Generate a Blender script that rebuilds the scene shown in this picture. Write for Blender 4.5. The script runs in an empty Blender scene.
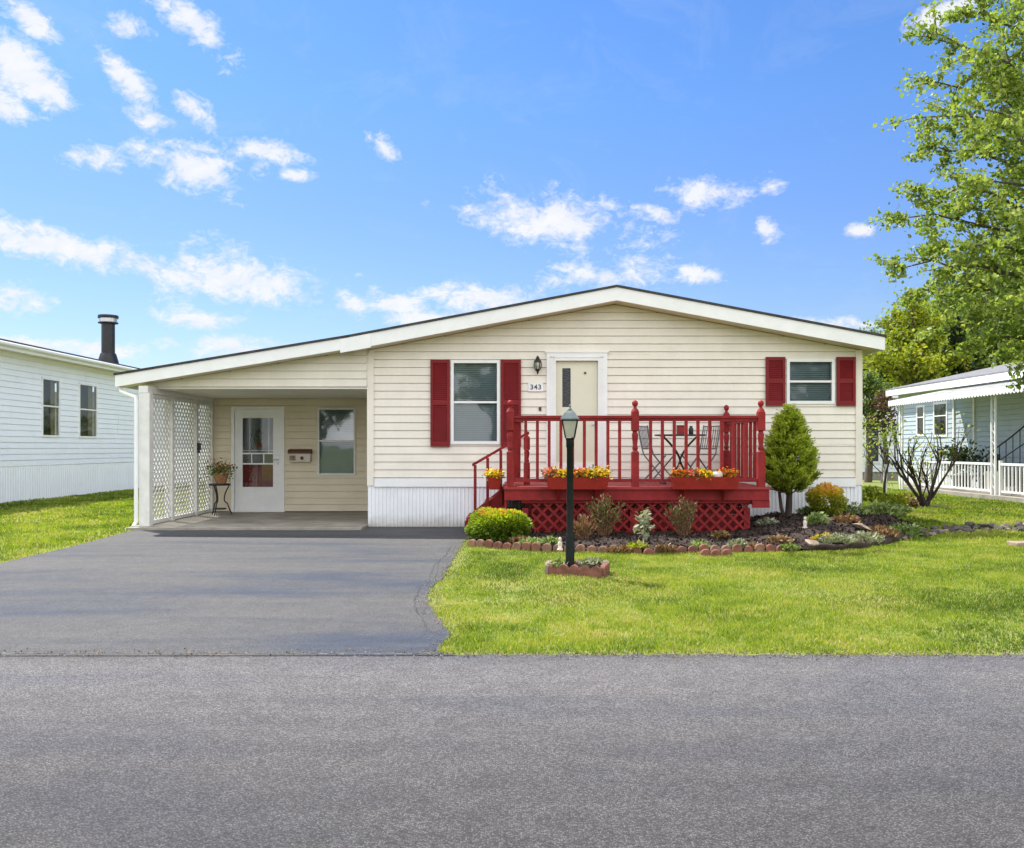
import bpy, math, random
import numpy as np
from mathutils import Vector, Matrix

random.seed(7)
rng = np.random.default_rng(7)
R = math.radians
SC = bpy.context.scene
COL = SC.collection

# ------------------------------------------------------------------ camera, sky, sun, exposure
CAMZ = 1.317
cam_d = bpy.data.cameras.new('camera')
cam_d.sensor_width = 36.0
cam_d.lens = 36.0 * 900 / 1024
cam_d.shift_y = 24 / 1024
cam_d.clip_end = 3000
cam_d.clip_start = 0.05
cam = bpy.data.objects.new('camera', cam_d)
cam.location = (0, 0, CAMZ)
cam.rotation_euler = (R(90), 0, 0)
COL.objects.link(cam)
SC.camera = cam

SC.view_settings.view_transform = 'Standard'
SC.view_settings.look = 'None'
SC.view_settings.gamma = 1.0
SC.view_settings.use_curve_mapping = False
SC.view_settings.exposure = 1.58
SC.cycles.max_bounces = 8
SC.cycles.transparent_max_bounces = 24
SC.cycles.caustics_reflective = False
SC.cycles.caustics_refractive = False

SUN_DIR = Vector((-0.47, 0.52, 1.0)).normalized()      # towards the sun: behind the house, from the left
SUN_EL = math.asin(SUN_DIR.z)
SUN_AZ = math.atan2(SUN_DIR.x, SUN_DIR.y)
sun_d = bpy.data.lights.new('sun', 'SUN')
sun_d.energy = 2.9
sun_d.angle = R(0.5)
sun_d.color = (1.0, 0.95, 0.87)
sun = bpy.data.objects.new('sun', sun_d)
sun.rotation_euler = SUN_DIR.to_track_quat('Z', 'Y').to_euler()
sun.location = (-20, 20, 40)
COL.objects.link(sun)

SKY_STRENGTH = 0.062
CLOUD_FRONT = 0.33            # clouds towards the sun show their shaded side
CLOUD_FILL = 0.80             # unseen clouds added behind the camera, bright to fill the shaded facade
w = bpy.data.worlds.new('World')
SC.world = w
w.use_nodes = True
NT = w.node_tree
NT.nodes.clear()


def nd(nt, typ, **kw):
    n = nt.nodes.new(typ)
    for k, v in kw.items():
        setattr(n, k, v)
    return n


def mth(nt, op, a, b=None, clamp=False):
    n = nt.nodes.new('ShaderNodeMath')
    n.operation = op
    n.use_clamp = clamp
    for i, v in enumerate((a, b)):
        if v is None:
            continue
        if isinstance(v, (int, float)):
            n.inputs[i].default_value = v
        else:
            nt.links.new(v, n.inputs[i])
    return n.outputs[0]


def ramp(nt, fac, stops, interp='LINEAR'):
    n = nt.nodes.new('ShaderNodeValToRGB')
    n.color_ramp.interpolation = interp
    els = n.color_ramp.elements
    while len(els) < len(stops):
        els.new(0.5)
    for e, (p, c) in zip(els, stops):
        e.position = p
        e.color = (c, c, c, 1) if isinstance(c, (int, float)) else (c[0], c[1], c[2], 1)
    if fac is not None:
        nt.links.new(fac, n.inputs[0])
    return n.outputs[0]


def mixc(nt, fac, a, b, mode='MIX'):
    n = nt.nodes.new('ShaderNodeMix')
    n.data_type = 'RGBA'
    n.blend_type = mode
    for sock, v in ((n.inputs[0], fac), (n.inputs[6], a), (n.inputs[7], b)):
        if isinstance(v, (int, float)):
            sock.default_value = v
        elif isinstance(v, tuple):
            sock.default_value = (v[0], v[1], v[2], 1)
        else:
            nt.links.new(v, sock)
    return n.outputs[2]


def noise(nt, vec, scale, detail=4, rough=0.55, dist=0.0):
    n = nt.nodes.new('ShaderNodeTexNoise')
    n.inputs['Scale'].default_value = scale
    n.inputs['Detail'].default_value = detail
    n.inputs['Roughness'].default_value = rough
    n.inputs['Distortion'].default_value = dist
    if vec is not None:
        nt.links.new(vec, n.inputs['Vector'])
    return n.outputs[0]


def build_world():
    nt = NT
    out = nd(nt, 'ShaderNodeOutputWorld')
    bg = nd(nt, 'ShaderNodeBackground')
    bg.inputs[1].default_value = SKY_STRENGTH
    nt.links.new(bg.outputs[0], out.inputs[0])
    sky = nd(nt, 'ShaderNodeTexSky')
    sky.sky_type = 'NISHITA'
    sky.sun_disc = False
    sky.sun_elevation = SUN_EL
    sky.sun_rotation = SUN_AZ
    sky.air_density = 1.0
    sky.dust_density = 0.6
    sky.ozone_density = 2.0
    tc = nd(nt, 'ShaderNodeTexCoord')
    d = tc.outputs['Generated']
    sep = nd(nt, 'ShaderNodeSeparateXYZ')
    nt.links.new(d, sep.inputs[0])
    x, y, z = sep.outputs
    az = mth(nt, 'ARCTAN2', x, y)
    el = mth(nt, 'ARCSINE', z)
    # clear spring-day blue: deeper overhead, paler low down
    tint = ramp(nt, mth(nt, 'MULTIPLY', el, 1.0), [(0.0, (0.66, 0.66, 0.74)), (0.12, (0.58, 0.66, 0.80)), (0.25, (0.52, 0.66, 0.93)), (0.36, (0.47, 0.70, 1.0)), (0.55, (0.38, 0.67, 1.04)), (1.0, (0.32, 0.62, 1.05))])
    skyc = mixc(nt, 1.0, sky.outputs[0], tint, 'MULTIPLY')
    # clouds, by azimuth and elevation
    st = nd(nt, 'ShaderNodeMapping')
    st.inputs['Scale'].default_value = (1.0, 1.0, 1.55)
    nt.links.new(d, st.inputs[0])
    n1 = noise(nt, st.outputs[0], 19, 10, 0.66, 0.5)
    n2 = noise(nt, st.outputs[0], 75, 6, 0.65, 0.6)
    comb = nd(nt, 'ShaderNodeCombineXYZ')
    nt.links.new(az, comb.inputs[0])
    nt.links.new(el, comb.inputs[1])
    P = comb.outputs[0]
    clouds = [(195, 167, 62, 24, 12), (95, 158, 30, 14, 0), (262, 151, 42, 14, 4), (293, 176, 20, 9, 0), (385, 149, 29, 12, 28), (28, 76, 58, 27, 24),
              (5, 108, 26, 18, 10), (128, 82, 50, 17, 38), (190, 106, 28, 14, 35), (150, 118, 26, 16, 20), (198, 28, 58, 20, 30), (128, 27, 26, 15, 5), (30, 18, 34, 13, 20),
              (60, 246, 105, 20, 9), (150, 266, 75, 18, 12), (235, 279, 110, 29, 4), (396, 303, 38, 15, 4), (350, 304, 24, 16, 15), (15, 298, 34, 19, 0), (490, 297, 66, 17, -2), (604, 277, 68, 20, -2),
              (552, 218, 104, 29, 9), (722, 191, 66, 17, -3), (768, 186, 22, 11, 0), (768, 230, 16, 14, 30), (655, 213, 26, 10, 10), (858, 230, 17, 9, 0), (702, 275, 34, 11, 5),
              (200, 321, 48, 12, 0), (228, 346, 64, 15, 0), (945, 14, 46, 14, -8), (95, 348, 50, 10, 0), (830, 325, 60, 10, 3), (20, 345, 60, 9, 0), (425, 318, 60, 9, 0)]
    best = None
    for px, py, a, b, tilt in clouds:
        u, v = (px - 512) / 900, (448 - py) / 900
        ca, ce = math.atan(u), math.atan(v / math.sqrt(1 + u * u))
        k = 1.0 / math.sqrt(1 + u * u + v * v)
        m = nd(nt, 'ShaderNodeMapping')
        m.vector_type = 'TEXTURE'
        m.inputs['Location'].default_value = (ca, ce, 0)
        m.inputs['Rotation'].default_value = (0, 0, -R(tilt))
        m.inputs['Scale'].default_value = (a / 900 * k, b / 900 * k, 1)
        nt.links.new(P, m.inputs[0])
        ln = nd(nt, 'ShaderNodeVectorMath', operation='LENGTH')
        nt.links.new(m.outputs[0], ln.inputs[0])
        best = ln.outputs['Value'] if best is None else mth(nt, 'MINIMUM', best, ln.outputs['Value'])
    dens = mth(nt, 'SUBTRACT', 0.98, best)
    dens = mth(nt, 'MAXIMUM', dens, -1.2)
    dens = mth(nt, 'ADD', dens, mth(nt, 'MULTIPLY', mth(nt, 'SUBTRACT', n1, 0.5), 2.9))
    dens = mth(nt, 'ADD', dens, mth(nt, 'MULTIPLY', mth(nt, 'SUBTRACT', n2, 0.5), 1.7))
    a_front = ramp(nt, mth(nt, 'MULTIPLY', dens, 0.75), [(0.0, 0.0), (0.22, 0.30), (0.55, 0.92), (1.0, 1.0)])
    # a little high thin veil
    veil = noise(nt, st.outputs[0], 7, 8, 0.7, 0.8)
    a_front = mth(nt, 'ADD', a_front, ramp(nt, veil, [(0.54, 0.0), (0.85, 0.16)]), True)
    # thicker invented clouds behind and beside the camera, lighting the shaded front wall
    nb = noise(nt, d, 3.2, 7, 0.6, 0.3)
    back = ramp(nt, mth(nt, 'ADD', mth(nt, 'MULTIPLY', y, -1.0), 0.35), [(0.0, 0.0), (0.4, 1.0)])
    a_back = mth(nt, 'MULTIPLY', ramp(nt, nb, [(0.34, 0.0), (0.50, 1.0)]), back)
    alpha = mth(nt, 'MAXIMUM', mth(nt, 'MULTIPLY', a_front, 0.95), a_back, True)
    body = ramp(nt, n1, [(0.35, (0.86, 0.90, 0.97)), (0.60, (1.0, 1.0, 1.0))])
    lev = mixc(nt, back, (CLOUD_FRONT / SKY_STRENGTH,) * 3, (CLOUD_FILL / SKY_STRENGTH,) * 3)
    ccol = mixc(nt, 1.0, body, lev, 'MULTIPLY')
    nt.links.new(mixc(nt, alpha, skyc, ccol), bg.inputs[0])


build_world()

# ------------------------------------------------------------------ helpers
def px(x, Y):
    return (x - 512) * Y / 900


def pz(y, Y):
    return CAMZ + (448 - y) * Y / 900


def P3(x, y, Y):
    return (px(x, Y), Y, pz(y, Y))


def G(x, y, z=0.0):
    """ground point seen at pixel x, y"""
    Y = (CAMZ - z) * 900 / (y - 448)
    return (px(x, Y), Y, z)


def root_loc(o):
    return Vector(o.location) if o.parent is None else root_loc(o.parent)


def new_obj(name, me, parent=None):
    o = bpy.data.objects.new(name, me)
    COL.objects.link(o)
    if parent is not None:
        o.parent = parent
    return o


def tag(o, label=None, cat=None, group=None, kind=None):
    if label:
        o['label'] = label
    if cat:
        o['category'] = cat
    if group:
        o['group'] = group
    if kind:
        o['kind'] = kind
    return o


def thing(name, label, cat, loc, group=None):
    o = bpy.data.objects.new(name, None)
    COL.objects.link(o)
    o.location = loc
    o.empty_display_size = 0.2
    return tag(o, label, cat, group)


def children_of(o):
    return [c for c in bpy.data.objects if c.parent == o]


def copy_thing(o, loc, label, rotz=None, scale=None):
    kids = [(c, [g for g in children_of(c)]) for c in children_of(o)]
    r = o.copy()
    COL.objects.link(r)
    r.location = loc
    r['label'] = label
    if rotz is not None:
        r.rotation_euler = (0, 0, rotz)
    if scale is not None:
        r.scale = (scale, scale, scale) if isinstance(scale, (int, float)) else scale
    for c, gs in kids:
        c2 = c.copy()
        COL.objects.link(c2)
        c2.parent = r
        for g in gs:
            g2 = g.copy()
            COL.objects.link(g2)
            g2.parent = c2
    return r


class MB:
    """collects shapes in world coordinates; build() links them as one mesh object"""
    def __init__(self):
        self.v, self.f = [], []

    def add(self, vs, fs):
        n = len(self.v)
        self.v += [tuple(p) for p in vs]
        self.f += [tuple(i + n for i in f) for f in fs]
        return self

    def quad(self, a, b, c, d):
        return self.add([a, b, c, d], [(0, 1, 2, 3)])

    def box(self, x0, x1, y0, y1, z0, z1, M=None):
        vs = [Vector(p) for p in ((x0, y0, z0), (x1, y0, z0), (x1, y1, z0), (x0, y1, z0), (x0, y0, z1), (x1, y0, z1), (x1, y1, z1), (x0, y1, z1))]
        if M is not None:
            vs = [M @ p for p in vs]
        return self.add(vs, [(0, 3, 2, 1), (4, 5, 6, 7), (0, 1, 5, 4), (1, 2, 6, 5), (2, 3, 7, 6), (3, 0, 4, 7)])

    def prism(self, poly, d0, d1, axis='y'):
        """poly: 2-D outline; extruded along axis. y: (x,z) outline; x: (y,z); z: (x,y)"""
        n = len(poly)
        def m(p, d):
            return {'y': (p[0], d, p[1]), 'x': (d, p[0], p[1]), 'z': (p[0], p[1], d)}[axis]
        vs = [m(p, d0) for p in poly] + [m(p, d1) for p in poly]
        fs = [tuple(range(n)), tuple(range(2 * n - 1, n - 1, -1))]
        fs += [(i, n + i, n + (i + 1) % n, (i + 1) % n) for i in range(n)]
        return self.add(vs, fs)

    def tube(self, pts, r, seg=8, cap=True):
        pts = [Vector(p) for p in pts]
        n = len(pts)
        rs = r if isinstance(r, (list, tuple)) else [r] * n
        vs, fs = [], []
        ref = None
        for i in range(n):
            t = (pts[min(i + 1, n - 1)] - pts[max(i - 1, 0)])
            t = t.normalized() if t.length > 1e-9 else Vector((0, 0, 1))
            if ref is None:
                ref = t.orthogonal().normalized()
            ref = (ref - t * ref.dot(t))
            ref = ref.normalized() if ref.length > 1e-6 else t.orthogonal().normalized()
            b = t.cross(ref)
            for k in range(seg):
                a = 2 * math.pi * k / seg
                vs.append(pts[i] + (ref * math.cos(a) + b * math.sin(a)) * rs[i])
        for i in range(n - 1):
            for k in range(seg):
                fs.append((i * seg + k, i * seg + (k + 1) % seg, (i + 1) * seg + (k + 1) % seg, (i + 1) * seg + k))
        if cap:
            fs.append(tuple(range(seg - 1, -1, -1)))
            fs.append(tuple(range((n - 1) * seg, n * seg)))
        return self.add(vs, fs)

    def lathe(self, cx, cy, prof, seg=16, rot=0.0):
        vs, fs = [], []
        for r, z in prof:
            for k in range(seg):
                a = 2 * math.pi * k / seg + rot
                vs.append((cx + r * math.cos(a), cy + r * math.sin(a), z))
        n = len(prof)
        for i in range(n - 1):
            for k in range(seg):
                fs.append((i * seg + k, i * seg + (k + 1) % seg, (i + 1) * seg + (k + 1) % seg, (i + 1) * seg + k))
        fs.append(tuple(range(seg - 1, -1, -1)))
        fs.append(tuple(range((n - 1) * seg, n * seg)))
        return self.add(vs, fs)

    def build(self, name, mat, parent=None, smooth=0, origin=None, bevel=0.0):
        loc = Vector((0, 0, 0))
        if parent is not None:
            loc = root_loc(parent)
        elif origin is not None:
            loc = Vector(origin)
        me = bpy.data.meshes.new(name)
        me.from_pydata([tuple(Vector(p) - loc) for p in self.v], [], self.f)
        me.update()
        if mat is not None:
            me.materials.append(mat)
        if smooth:
            me.polygons.foreach_set('use_smooth', [True] * len(me.polygons))
            me.set_sharp_from_angle(angle=R(smooth))
        o = new_obj(name, me, parent)
        if parent is None:
            o.location = loc
        if bevel:
            b = o.modifiers.new('bevel', 'BEVEL')
            b.width = bevel
            b.segments = 2
            b.limit_method = 'ANGLE'
        return o


def np_mesh(name, verts, tris, mat, parent=None, tint=None, origin=None, quads=False, smooth=False):
    loc = np.array(root_loc(parent)) if parent is not None else (np.array(origin, float) if origin is not None else np.zeros(3))
    v = (verts - loc).astype(np.float32)
    me = bpy.data.meshes.new(name)
    k = 4 if quads else 3
    nf = len(tris)
    me.vertices.add(len(v))
    me.vertices.foreach_set('co', v.ravel())
    me.loops.add(nf * k)
    me.loops.foreach_set('vertex_index', np.ascontiguousarray(tris, dtype=np.int32).ravel())
    me.polygons.add(nf)
    me.polygons.foreach_set('loop_start', np.arange(0, nf * k, k, dtype=np.int32))
    me.update(calc_edges=True)
    if smooth:
        me.polygons.foreach_set('use_smooth', np.ones(nf, dtype=bool))
    if tint is not None:
        at = me.attributes.new('tint', 'FLOAT', 'FACE')
        at.data.foreach_set('value', tint.astype(np.float32))
    me.materials.append(mat)
    o = new_obj(name, me, parent)
    if parent is None:
        o.location = loc
    return o


def leaf_geo(c, size, up=0.35, aspect=0.55, fold=0.25, dirs=None, droop=0.0):
    """two-triangle folded leaves at points c (N,3)"""
    n = len(c)
    if dirs is None:
        a = rng.normal(size=(n, 3))
        a[:, 2] -= droop
    else:
        a = dirs + rng.normal(size=(n, 3)) * 0.35
    a /= np.linalg.norm(a, axis=1, keepdims=True) + 1e-9
    nrm = rng.normal(size=(n, 3))
    nrm[:, 2] += up * 3
    b = np.cross(nrm, a)
    b /= np.linalg.norm(b, axis=1, keepdims=True) + 1e-9
    nn = np.cross(a, b)
    s = (size * rng.uniform(0.65, 1.3, n))[:, None]
    v0 = c - a * s * 0.5
    v1 = c + b * s * aspect * 0.5 + nn * s * fold * 0.4
    v2 = c + a * s * 0.5
    v3 = c - b * s * aspect * 0.5 + nn * s * fold * 0.4
    v = np.stack([v0, v1, v2, v3], 1).reshape(-1, 3)
    i = np.arange(n)[:, None] * 4
    t = np.concatenate([i + np.array([[0, 1, 2]]), i + np.array([[0, 2, 3]])], 1).reshape(-1, 3)
    return v, t


def leaves(name, c, size, mat, parent, tint=None, **kw):
    c = np.asarray(c, float)
    v, t = leaf_geo(c, size, **kw)
    if tint is None:
        tint = rng.uniform(0, 1, len(c))
    return np_mesh(name, v, t, mat, parent, np.repeat(np.clip(tint, 0, 1), 2))


# ------------------------------------------------------------------ materials
MATS = {}


def base_mat(name):
    m = bpy.data.materials.new(name)
    m.use_nodes = True
    nt = m.node_tree
    bs = nt.nodes['Principled BSDF']
    return m, nt, bs


def paint(name, col, rough=0.55, var=0.08, scale=3.0, bump=0.0, bscale=60, spec=0.4, metal=0.0, streak=0.0, chips=None, splash=None):
    """a painted / plain surface with slight uneven tone and grime"""
    m, nt, bs = base_mat(name)
    g = nd(nt, 'ShaderNodeNewGeometry')
    n = noise(nt, g.outputs['Position'], scale, 6, 0.65)
    c1 = tuple(min(1, c * (1 + var)) for c in col)
    c0 = tuple(c * (1 - var * 1.6) for c in col)
    c = ramp(nt, n, [(0.3, c0), (0.7, c1)])
    if streak:
        mp = nd(nt, 'ShaderNodeMapping')
        mp.inputs['Scale'].default_value = (14, 14, 1.2)
        nt.links.new(g.outputs['Position'], mp.inputs[0])
        s = noise(nt, mp.outputs[0], 1.0, 5, 0.7)
        s = ramp(nt, s, [(0.45, 0.0), (0.75, streak)])
        c = mixc(nt, s, c, tuple(k * 0.72 for k in col))
    if chips:
        ch = ramp(nt, noise(nt, g.outputs['Position'], 46, 4, 0.7), [(0.66, 0.0), (0.74, 0.7)])
        big = ramp(nt, noise(nt, g.outputs['Position'], 3.5, 3, 0.6), [(0.45, 0.0), (0.65, 1.0)])
        c = mixc(nt, mth(nt, 'MULTIPLY', ch, big), c, chips)
    if splash:
        sp = nd(nt, 'ShaderNodeSeparateXYZ')
        nt.links.new(g.outputs['Position'], sp.inputs[0])
        hgt = ramp(nt, mth(nt, 'ADD', sp.outputs[2], mth(nt, 'MULTIPLY', mth(nt, 'SUBTRACT', noise(nt, g.outputs['Position'], 4, 6, 0.7), 0.5), 0.35)), [(0.0, 0.75), (0.22, 0.0)])
        c = mixc(nt, hgt, c, splash)
    nt.links.new(c, bs.inputs['Base Color'])
    bs.inputs['Roughness'].default_value = rough
    bs.inputs['Specular IOR Level'].default_value = spec
    bs.inputs['Metallic'].default_value = metal
    if bump:
        b = nd(nt, 'ShaderNodeBump')
        b.inputs['Strength'].default_value = bump
        b.inputs['Distance'].default_value = 0.01
        nt.links.new(noise(nt, g.outputs['Position'], bscale, 4, 0.6), b.inputs['Height'])
        nt.links.new(b.outputs[0], bs.inputs['Normal'])
    MATS[name] = m
    return m


def leaf_mat(name, stops, trans=0.35, rough=0.5, patch=0.0, pscale=0.8):
    m, nt, bs = base_mat(name)
    at = nd(nt, 'ShaderNodeAttribute', attribute_name='tint')
    f = at.outputs['Fac']
    if patch:
        g = nd(nt, 'ShaderNodeNewGeometry')
        n = noise(nt, g.outputs['Position'], pscale, 5, 0.6)
        f = mth(nt, 'ADD', f, mth(nt, 'MULTIPLY', mth(nt, 'SUBTRACT', n, 0.5), patch), True)
    c = ramp(nt, f, stops)
    nt.links.new(c, bs.inputs['Base Color'])
    bs.inputs['Roughness'].default_value = rough
    bs.inputs['Specular IOR Level'].default_value = 0.3
    tr = nd(nt, 'ShaderNodeBsdfTranslucent')
    tc = mixc(nt, 1.0, c, (1.15, 1.25, 0.6), 'MULTIPLY')
    nt.links.new(tc, tr.inputs[0])
    mx = nd(nt, 'ShaderNodeMixShader')
    mx.inputs[0].default_value = trans
    nt.links.new(bs.outputs[0], mx.inputs[1])
    nt.links.new(tr.outputs[0], mx.inputs[2])
    nt.links.new(mx.outputs[0], nt.nodes['Material Output'].inputs[0])
    MATS[name] = m
    return m


def asphalt(name, dark, light, scale, patch_cols, pscale, bump=0.6, stretch=0.35, shade_bands=None):
    m, nt, bs = base_mat(name)
    g = nd(nt, 'ShaderNodeNewGeometry')
    p = g.outputs['Position']
    vo = nd(nt, 'ShaderNodeTexVoronoi')
    vo.inputs['Scale'].default_value = scale
    nt.links.new(p, vo.inputs['Vector'])
    sepc = nd(nt, 'ShaderNodeSeparateColor')
    nt.links.new(vo.outputs['Color'], sepc.inputs[0])
    agg = mth(nt, 'MULTIPLY', sepc.outputs[0], ramp(nt, vo.outputs['Distance'], [(0.25, 1.0), (0.62, 0.15)]))
    fine = noise(nt, p, scale * 2.2, 3, 0.7)
    k = mth(nt, 'ADD', mth(nt, 'MULTIPLY', agg, 0.75), mth(nt, 'MULTIPLY', fine, 0.35))
    c = ramp(nt, k, [(0.12, dark), (0.46, tuple((a + b) / 2 for a, b in zip(dark, light))), (0.85, light)])
    mp = nd(nt, 'ShaderNodeMapping')
    mp.inputs['Scale'].default_value = (stretch, 1.0, 1.0)
    nt.links.new(p, mp.inputs[0])
    big = noise(nt, mp.outputs[0], pscale, 6, 0.6, 0.6)
    tone = ramp(nt, big, [(0.32, patch_cols[0]), (0.5, (1, 1, 1)), (0.68, patch_cols[1])])
    c = mixc(nt, 1.0, c, tone, 'MULTIPLY')
    mid = ramp(nt, noise(nt, p, 5.5, 5, 0.7), [(0.3, 0.80), (0.7, 1.14)])
    c = mixc(nt, 1.0, c, mid, 'MULTIPLY')
    # faint long streaks and wheel tracks running along the road
    mp2 = nd(nt, 'ShaderNodeMapping')
    mp2.inputs['Scale'].default_value = (0.10, 2.6, 1.0)
    nt.links.new(p, mp2.inputs[0])
    lines = noise(nt, mp2.outputs[0], 1.6, 7, 0.7, 0.3)
    c = mixc(nt, 1.0, c, ramp(nt, lines, [(0.3, (0.84, 0.85, 0.88)), (0.5, (1, 1, 1)), (0.72, (1.10, 1.08, 1.05))]), 'MULTIPLY')
    if shade_bands:  # grazing light put into the colour: road darker near the camera, paler beyond
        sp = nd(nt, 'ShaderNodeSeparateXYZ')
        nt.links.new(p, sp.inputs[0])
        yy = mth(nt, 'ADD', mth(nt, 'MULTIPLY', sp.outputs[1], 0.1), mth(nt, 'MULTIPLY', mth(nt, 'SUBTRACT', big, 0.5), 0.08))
        c = mixc(nt, 1.0, c, ramp(nt, yy, shade_bands), 'MULTIPLY')
    spots = ramp(nt, noise(nt, p, 9, 3, 0.5), [(0.70, 0.0), (0.78, 0.45)])
    c = mixc(nt, spots, c, dark)
    nt.links.new(c, bs.inputs['Base Color'])
    bs.inputs['Roughness'].default_value = 0.82
    bs.inputs['Specular IOR Level'].default_value = 0.35
    b = nd(nt, 'ShaderNodeBump')
    b.inputs['Strength'].default_value = bump
    b.inputs['Distance'].default_value = 0.006
    nt.links.new(mth(nt, 'ADD', vo.outputs['Distance'], fine), b.inputs['Height'])
    nt.links.new(b.outputs[0], bs.inputs['Normal'])
    MATS[name] = m
    return m


def glass_mat(name, tint=(0.75, 0.85, 0.85), base=0.10, rough=0.03, wav=0.02):
    """window glass: a clear see-through layer under a sharp reflection"""
    m, nt, bs = base_mat(name)
    nt.nodes.remove(bs)
    tr = nd(nt, 'ShaderNodeBsdfTransparent')
    tr.inputs[0].default_value = (*tint, 1)
    gl = nd(nt, 'ShaderNodeBsdfGlossy')
    gl.inputs['Roughness'].default_value = rough
    g = nd(nt, 'ShaderNodeNewGeometry')
    b = nd(nt, 'ShaderNodeBump')
    b.inputs['Strength'].default_value = 0.15
    b.inputs['Distance'].default_value = wav
    nt.links.new(noise(nt, g.outputs['Position'], 1.5, 2, 0.5), b.inputs['Height'])
    nt.links.new(b.outputs[0], gl.inputs['Normal'])
    fr = nd(nt, 'ShaderNodeFresnel')
    fr.inputs['IOR'].default_value = 1.5
    f = mth(nt, 'ADD', fr.outputs[0], base, True)
    mx = nd(nt, 'ShaderNodeMixShader')
    nt.links.new(f, mx.inputs[0])
    nt.links.new(tr.outputs[0], mx.inputs[1])
    nt.links.new(gl.outputs[0], mx.inputs[2])
    nt.links.new(mx.outputs[0], nt.nodes['Material Output'].inputs[0])
    MATS[name] = m
    return m


def bark_mat(name, c0, c1, scale=6):
    m, nt, bs = base_mat(name)
    tc = nd(nt, 'ShaderNodeTexCoord')
    mp = nd(nt, 'ShaderNodeMapping')
    mp.inputs['Scale'].default_value = (scale, scale, scale * 0.25)
    nt.links.new(tc.outputs['Object'], mp.inputs[0])
    n = noise(nt, mp.outputs[0], 3, 7, 0.7, 0.4)
    nt.links.new(ramp(nt, n, [(0.3, c0), (0.7, c1)]), bs.inputs['Base Color'])
    bs.inputs['Roughness'].default_value = 0.9
    b = nd(nt, 'ShaderNodeBump')
    b.inputs['Strength'].default_value = 0.8
    b.inputs['Distance'].default_value = 0.02
    nt.links.new(n, b.inputs['Height'])
    nt.links.new(b.outputs[0], bs.inputs['Normal'])
    MATS[name] = m
    return m


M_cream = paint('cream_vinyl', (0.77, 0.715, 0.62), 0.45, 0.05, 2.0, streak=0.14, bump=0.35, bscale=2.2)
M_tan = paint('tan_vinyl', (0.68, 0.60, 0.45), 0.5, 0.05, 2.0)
M_white = paint('white_vinyl', (0.80, 0.80, 0.80), 0.45, 0.04, 3.0, streak=0.12)
M_trim = paint('white_paint', (0.80, 0.80, 0.79), 0.4, 0.04, 4.0)
M_skirt = paint('skirt_white', (0.81, 0.82, 0.84), 0.4, 0.04, 1.5, streak=0.2, splash=(0.40, 0.36, 0.30))
M_post = paint('weathered_white', (0.72, 0.71, 0.68), 0.65, 0.07, 5.0, bump=0.1, streak=0.35)
M_lattice = paint('lattice_white', (0.74, 0.73, 0.69), 0.6, 0.06, 6.0)
M_left = paint('left_house_vinyl', (0.84, 0.87, 0.92), 0.45, 0.03, 2.0, streak=0.1)
M_blue = paint('pale_blue_vinyl', (0.42, 0.48, 0.52), 0.5, 0.04, 2.0)
M_red = paint('barn_red_paint', (0.25, 0.019, 0.020), 0.6, 0.22, 5.0, bump=0.15, bscale=40, streak=0.45, spec=0.2, chips=(0.40, 0.20, 0.17))
M_redfloor = paint('worn_red_decking', (0.30, 0.04, 0.04), 0.65, 0.18, 4.0, bump=0.2, streak=0.2, spec=0.2, chips=(0.45, 0.30, 0.27))
M_shutter = paint('shutter_red', (0.19, 0.014, 0.016), 0.5, 0.09, 6.0, spec=0.2)
M_boxred = paint('flower_box_red', (0.27, 0.022, 0.016), 0.5, 0.12, 8.0, spec=0.2)
M_door = paint('cream_door', (0.68, 0.66, 0.52), 0.4, 0.03, 2.0)
M_black = paint('black_metal', (0.018, 0.018, 0.02), 0.4, 0.2, 10.0)
M_green = paint('dark_green_metal', (0.006, 0.010, 0.009), 0.5, 0.3, 12.0, spec=0.2)
M_verd = paint('weathered_copper', (0.13, 0.17, 0.17), 0.45, 0.2, 14.0)
M_wire = paint('grey_wire', (0.12, 0.13, 0.15), 0.4, 0.1, 10)
M_shingle = paint('dark_shingle', (0.055, 0.05, 0.052), 0.9, 0.3, 8.0, bump=0.5)
M_greyroof = paint('grey_shingle', (0.17, 0.17, 0.18), 0.9, 0.25, 5.0, bump=0.5)
M_conc = paint('concrete', (0.30, 0.275, 0.23), 0.85, 0.26, 1.6, bump=0.25)
M_edge = paint('terracotta_concrete', (0.235, 0.125, 0.085), 0.85, 0.35, 7.0, bump=0.5, bscale=50)
M_edge2 = paint('brick_red_concrete', (0.20, 0.08, 0.055), 0.85, 0.3, 9.0, bump=0.5, bscale=50)
M_pale = paint('pale_concrete', (0.28, 0.22, 0.16), 0.85, 0.25, 9.0, bump=0.4)
M_stone = paint('grey_brown_stone', (0.095, 0.082, 0.068), 0.9, 0.45, 9.0, bump=0.9, bscale=25)
M_stone2 = paint('pale_stone', (0.27, 0.205, 0.155), 0.9, 0.3, 8.0, bump=0.7, bscale=25)
M_blind = paint('teal_blind', (0.36, 0.44, 0.46), 0.6, 0.05, 3)
M_dark = paint('dark_room', (0.022, 0.036, 0.045), 0.9, 0.2, 3)
M_curtain = paint('curtain_cloth', (0.50, 0.42, 0.26), 0.9, 0.1, 6)
M_maroon = paint('maroon_panel', (0.26, 0.022, 0.018), 0.6, 0.25, 9)
M_brown = paint('brown_plastic', (0.10, 0.035, 0.02), 0.5, 0.2, 8)
M_box = paint('pale_mailbox', (0.62, 0.55, 0.48), 0.5, 0.08, 8)
M_terra = paint('terracotta', (0.42, 0.20, 0.10), 0.8, 0.15, 8)
M_steel = paint('brushed_metal', (0.5, 0.5, 0.5), 0.35, 0.1, 8, metal=0.8)
M_gourd = paint('white_gourd', (0.62, 0.54, 0.46), 0.5, 0.15, 20)
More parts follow.
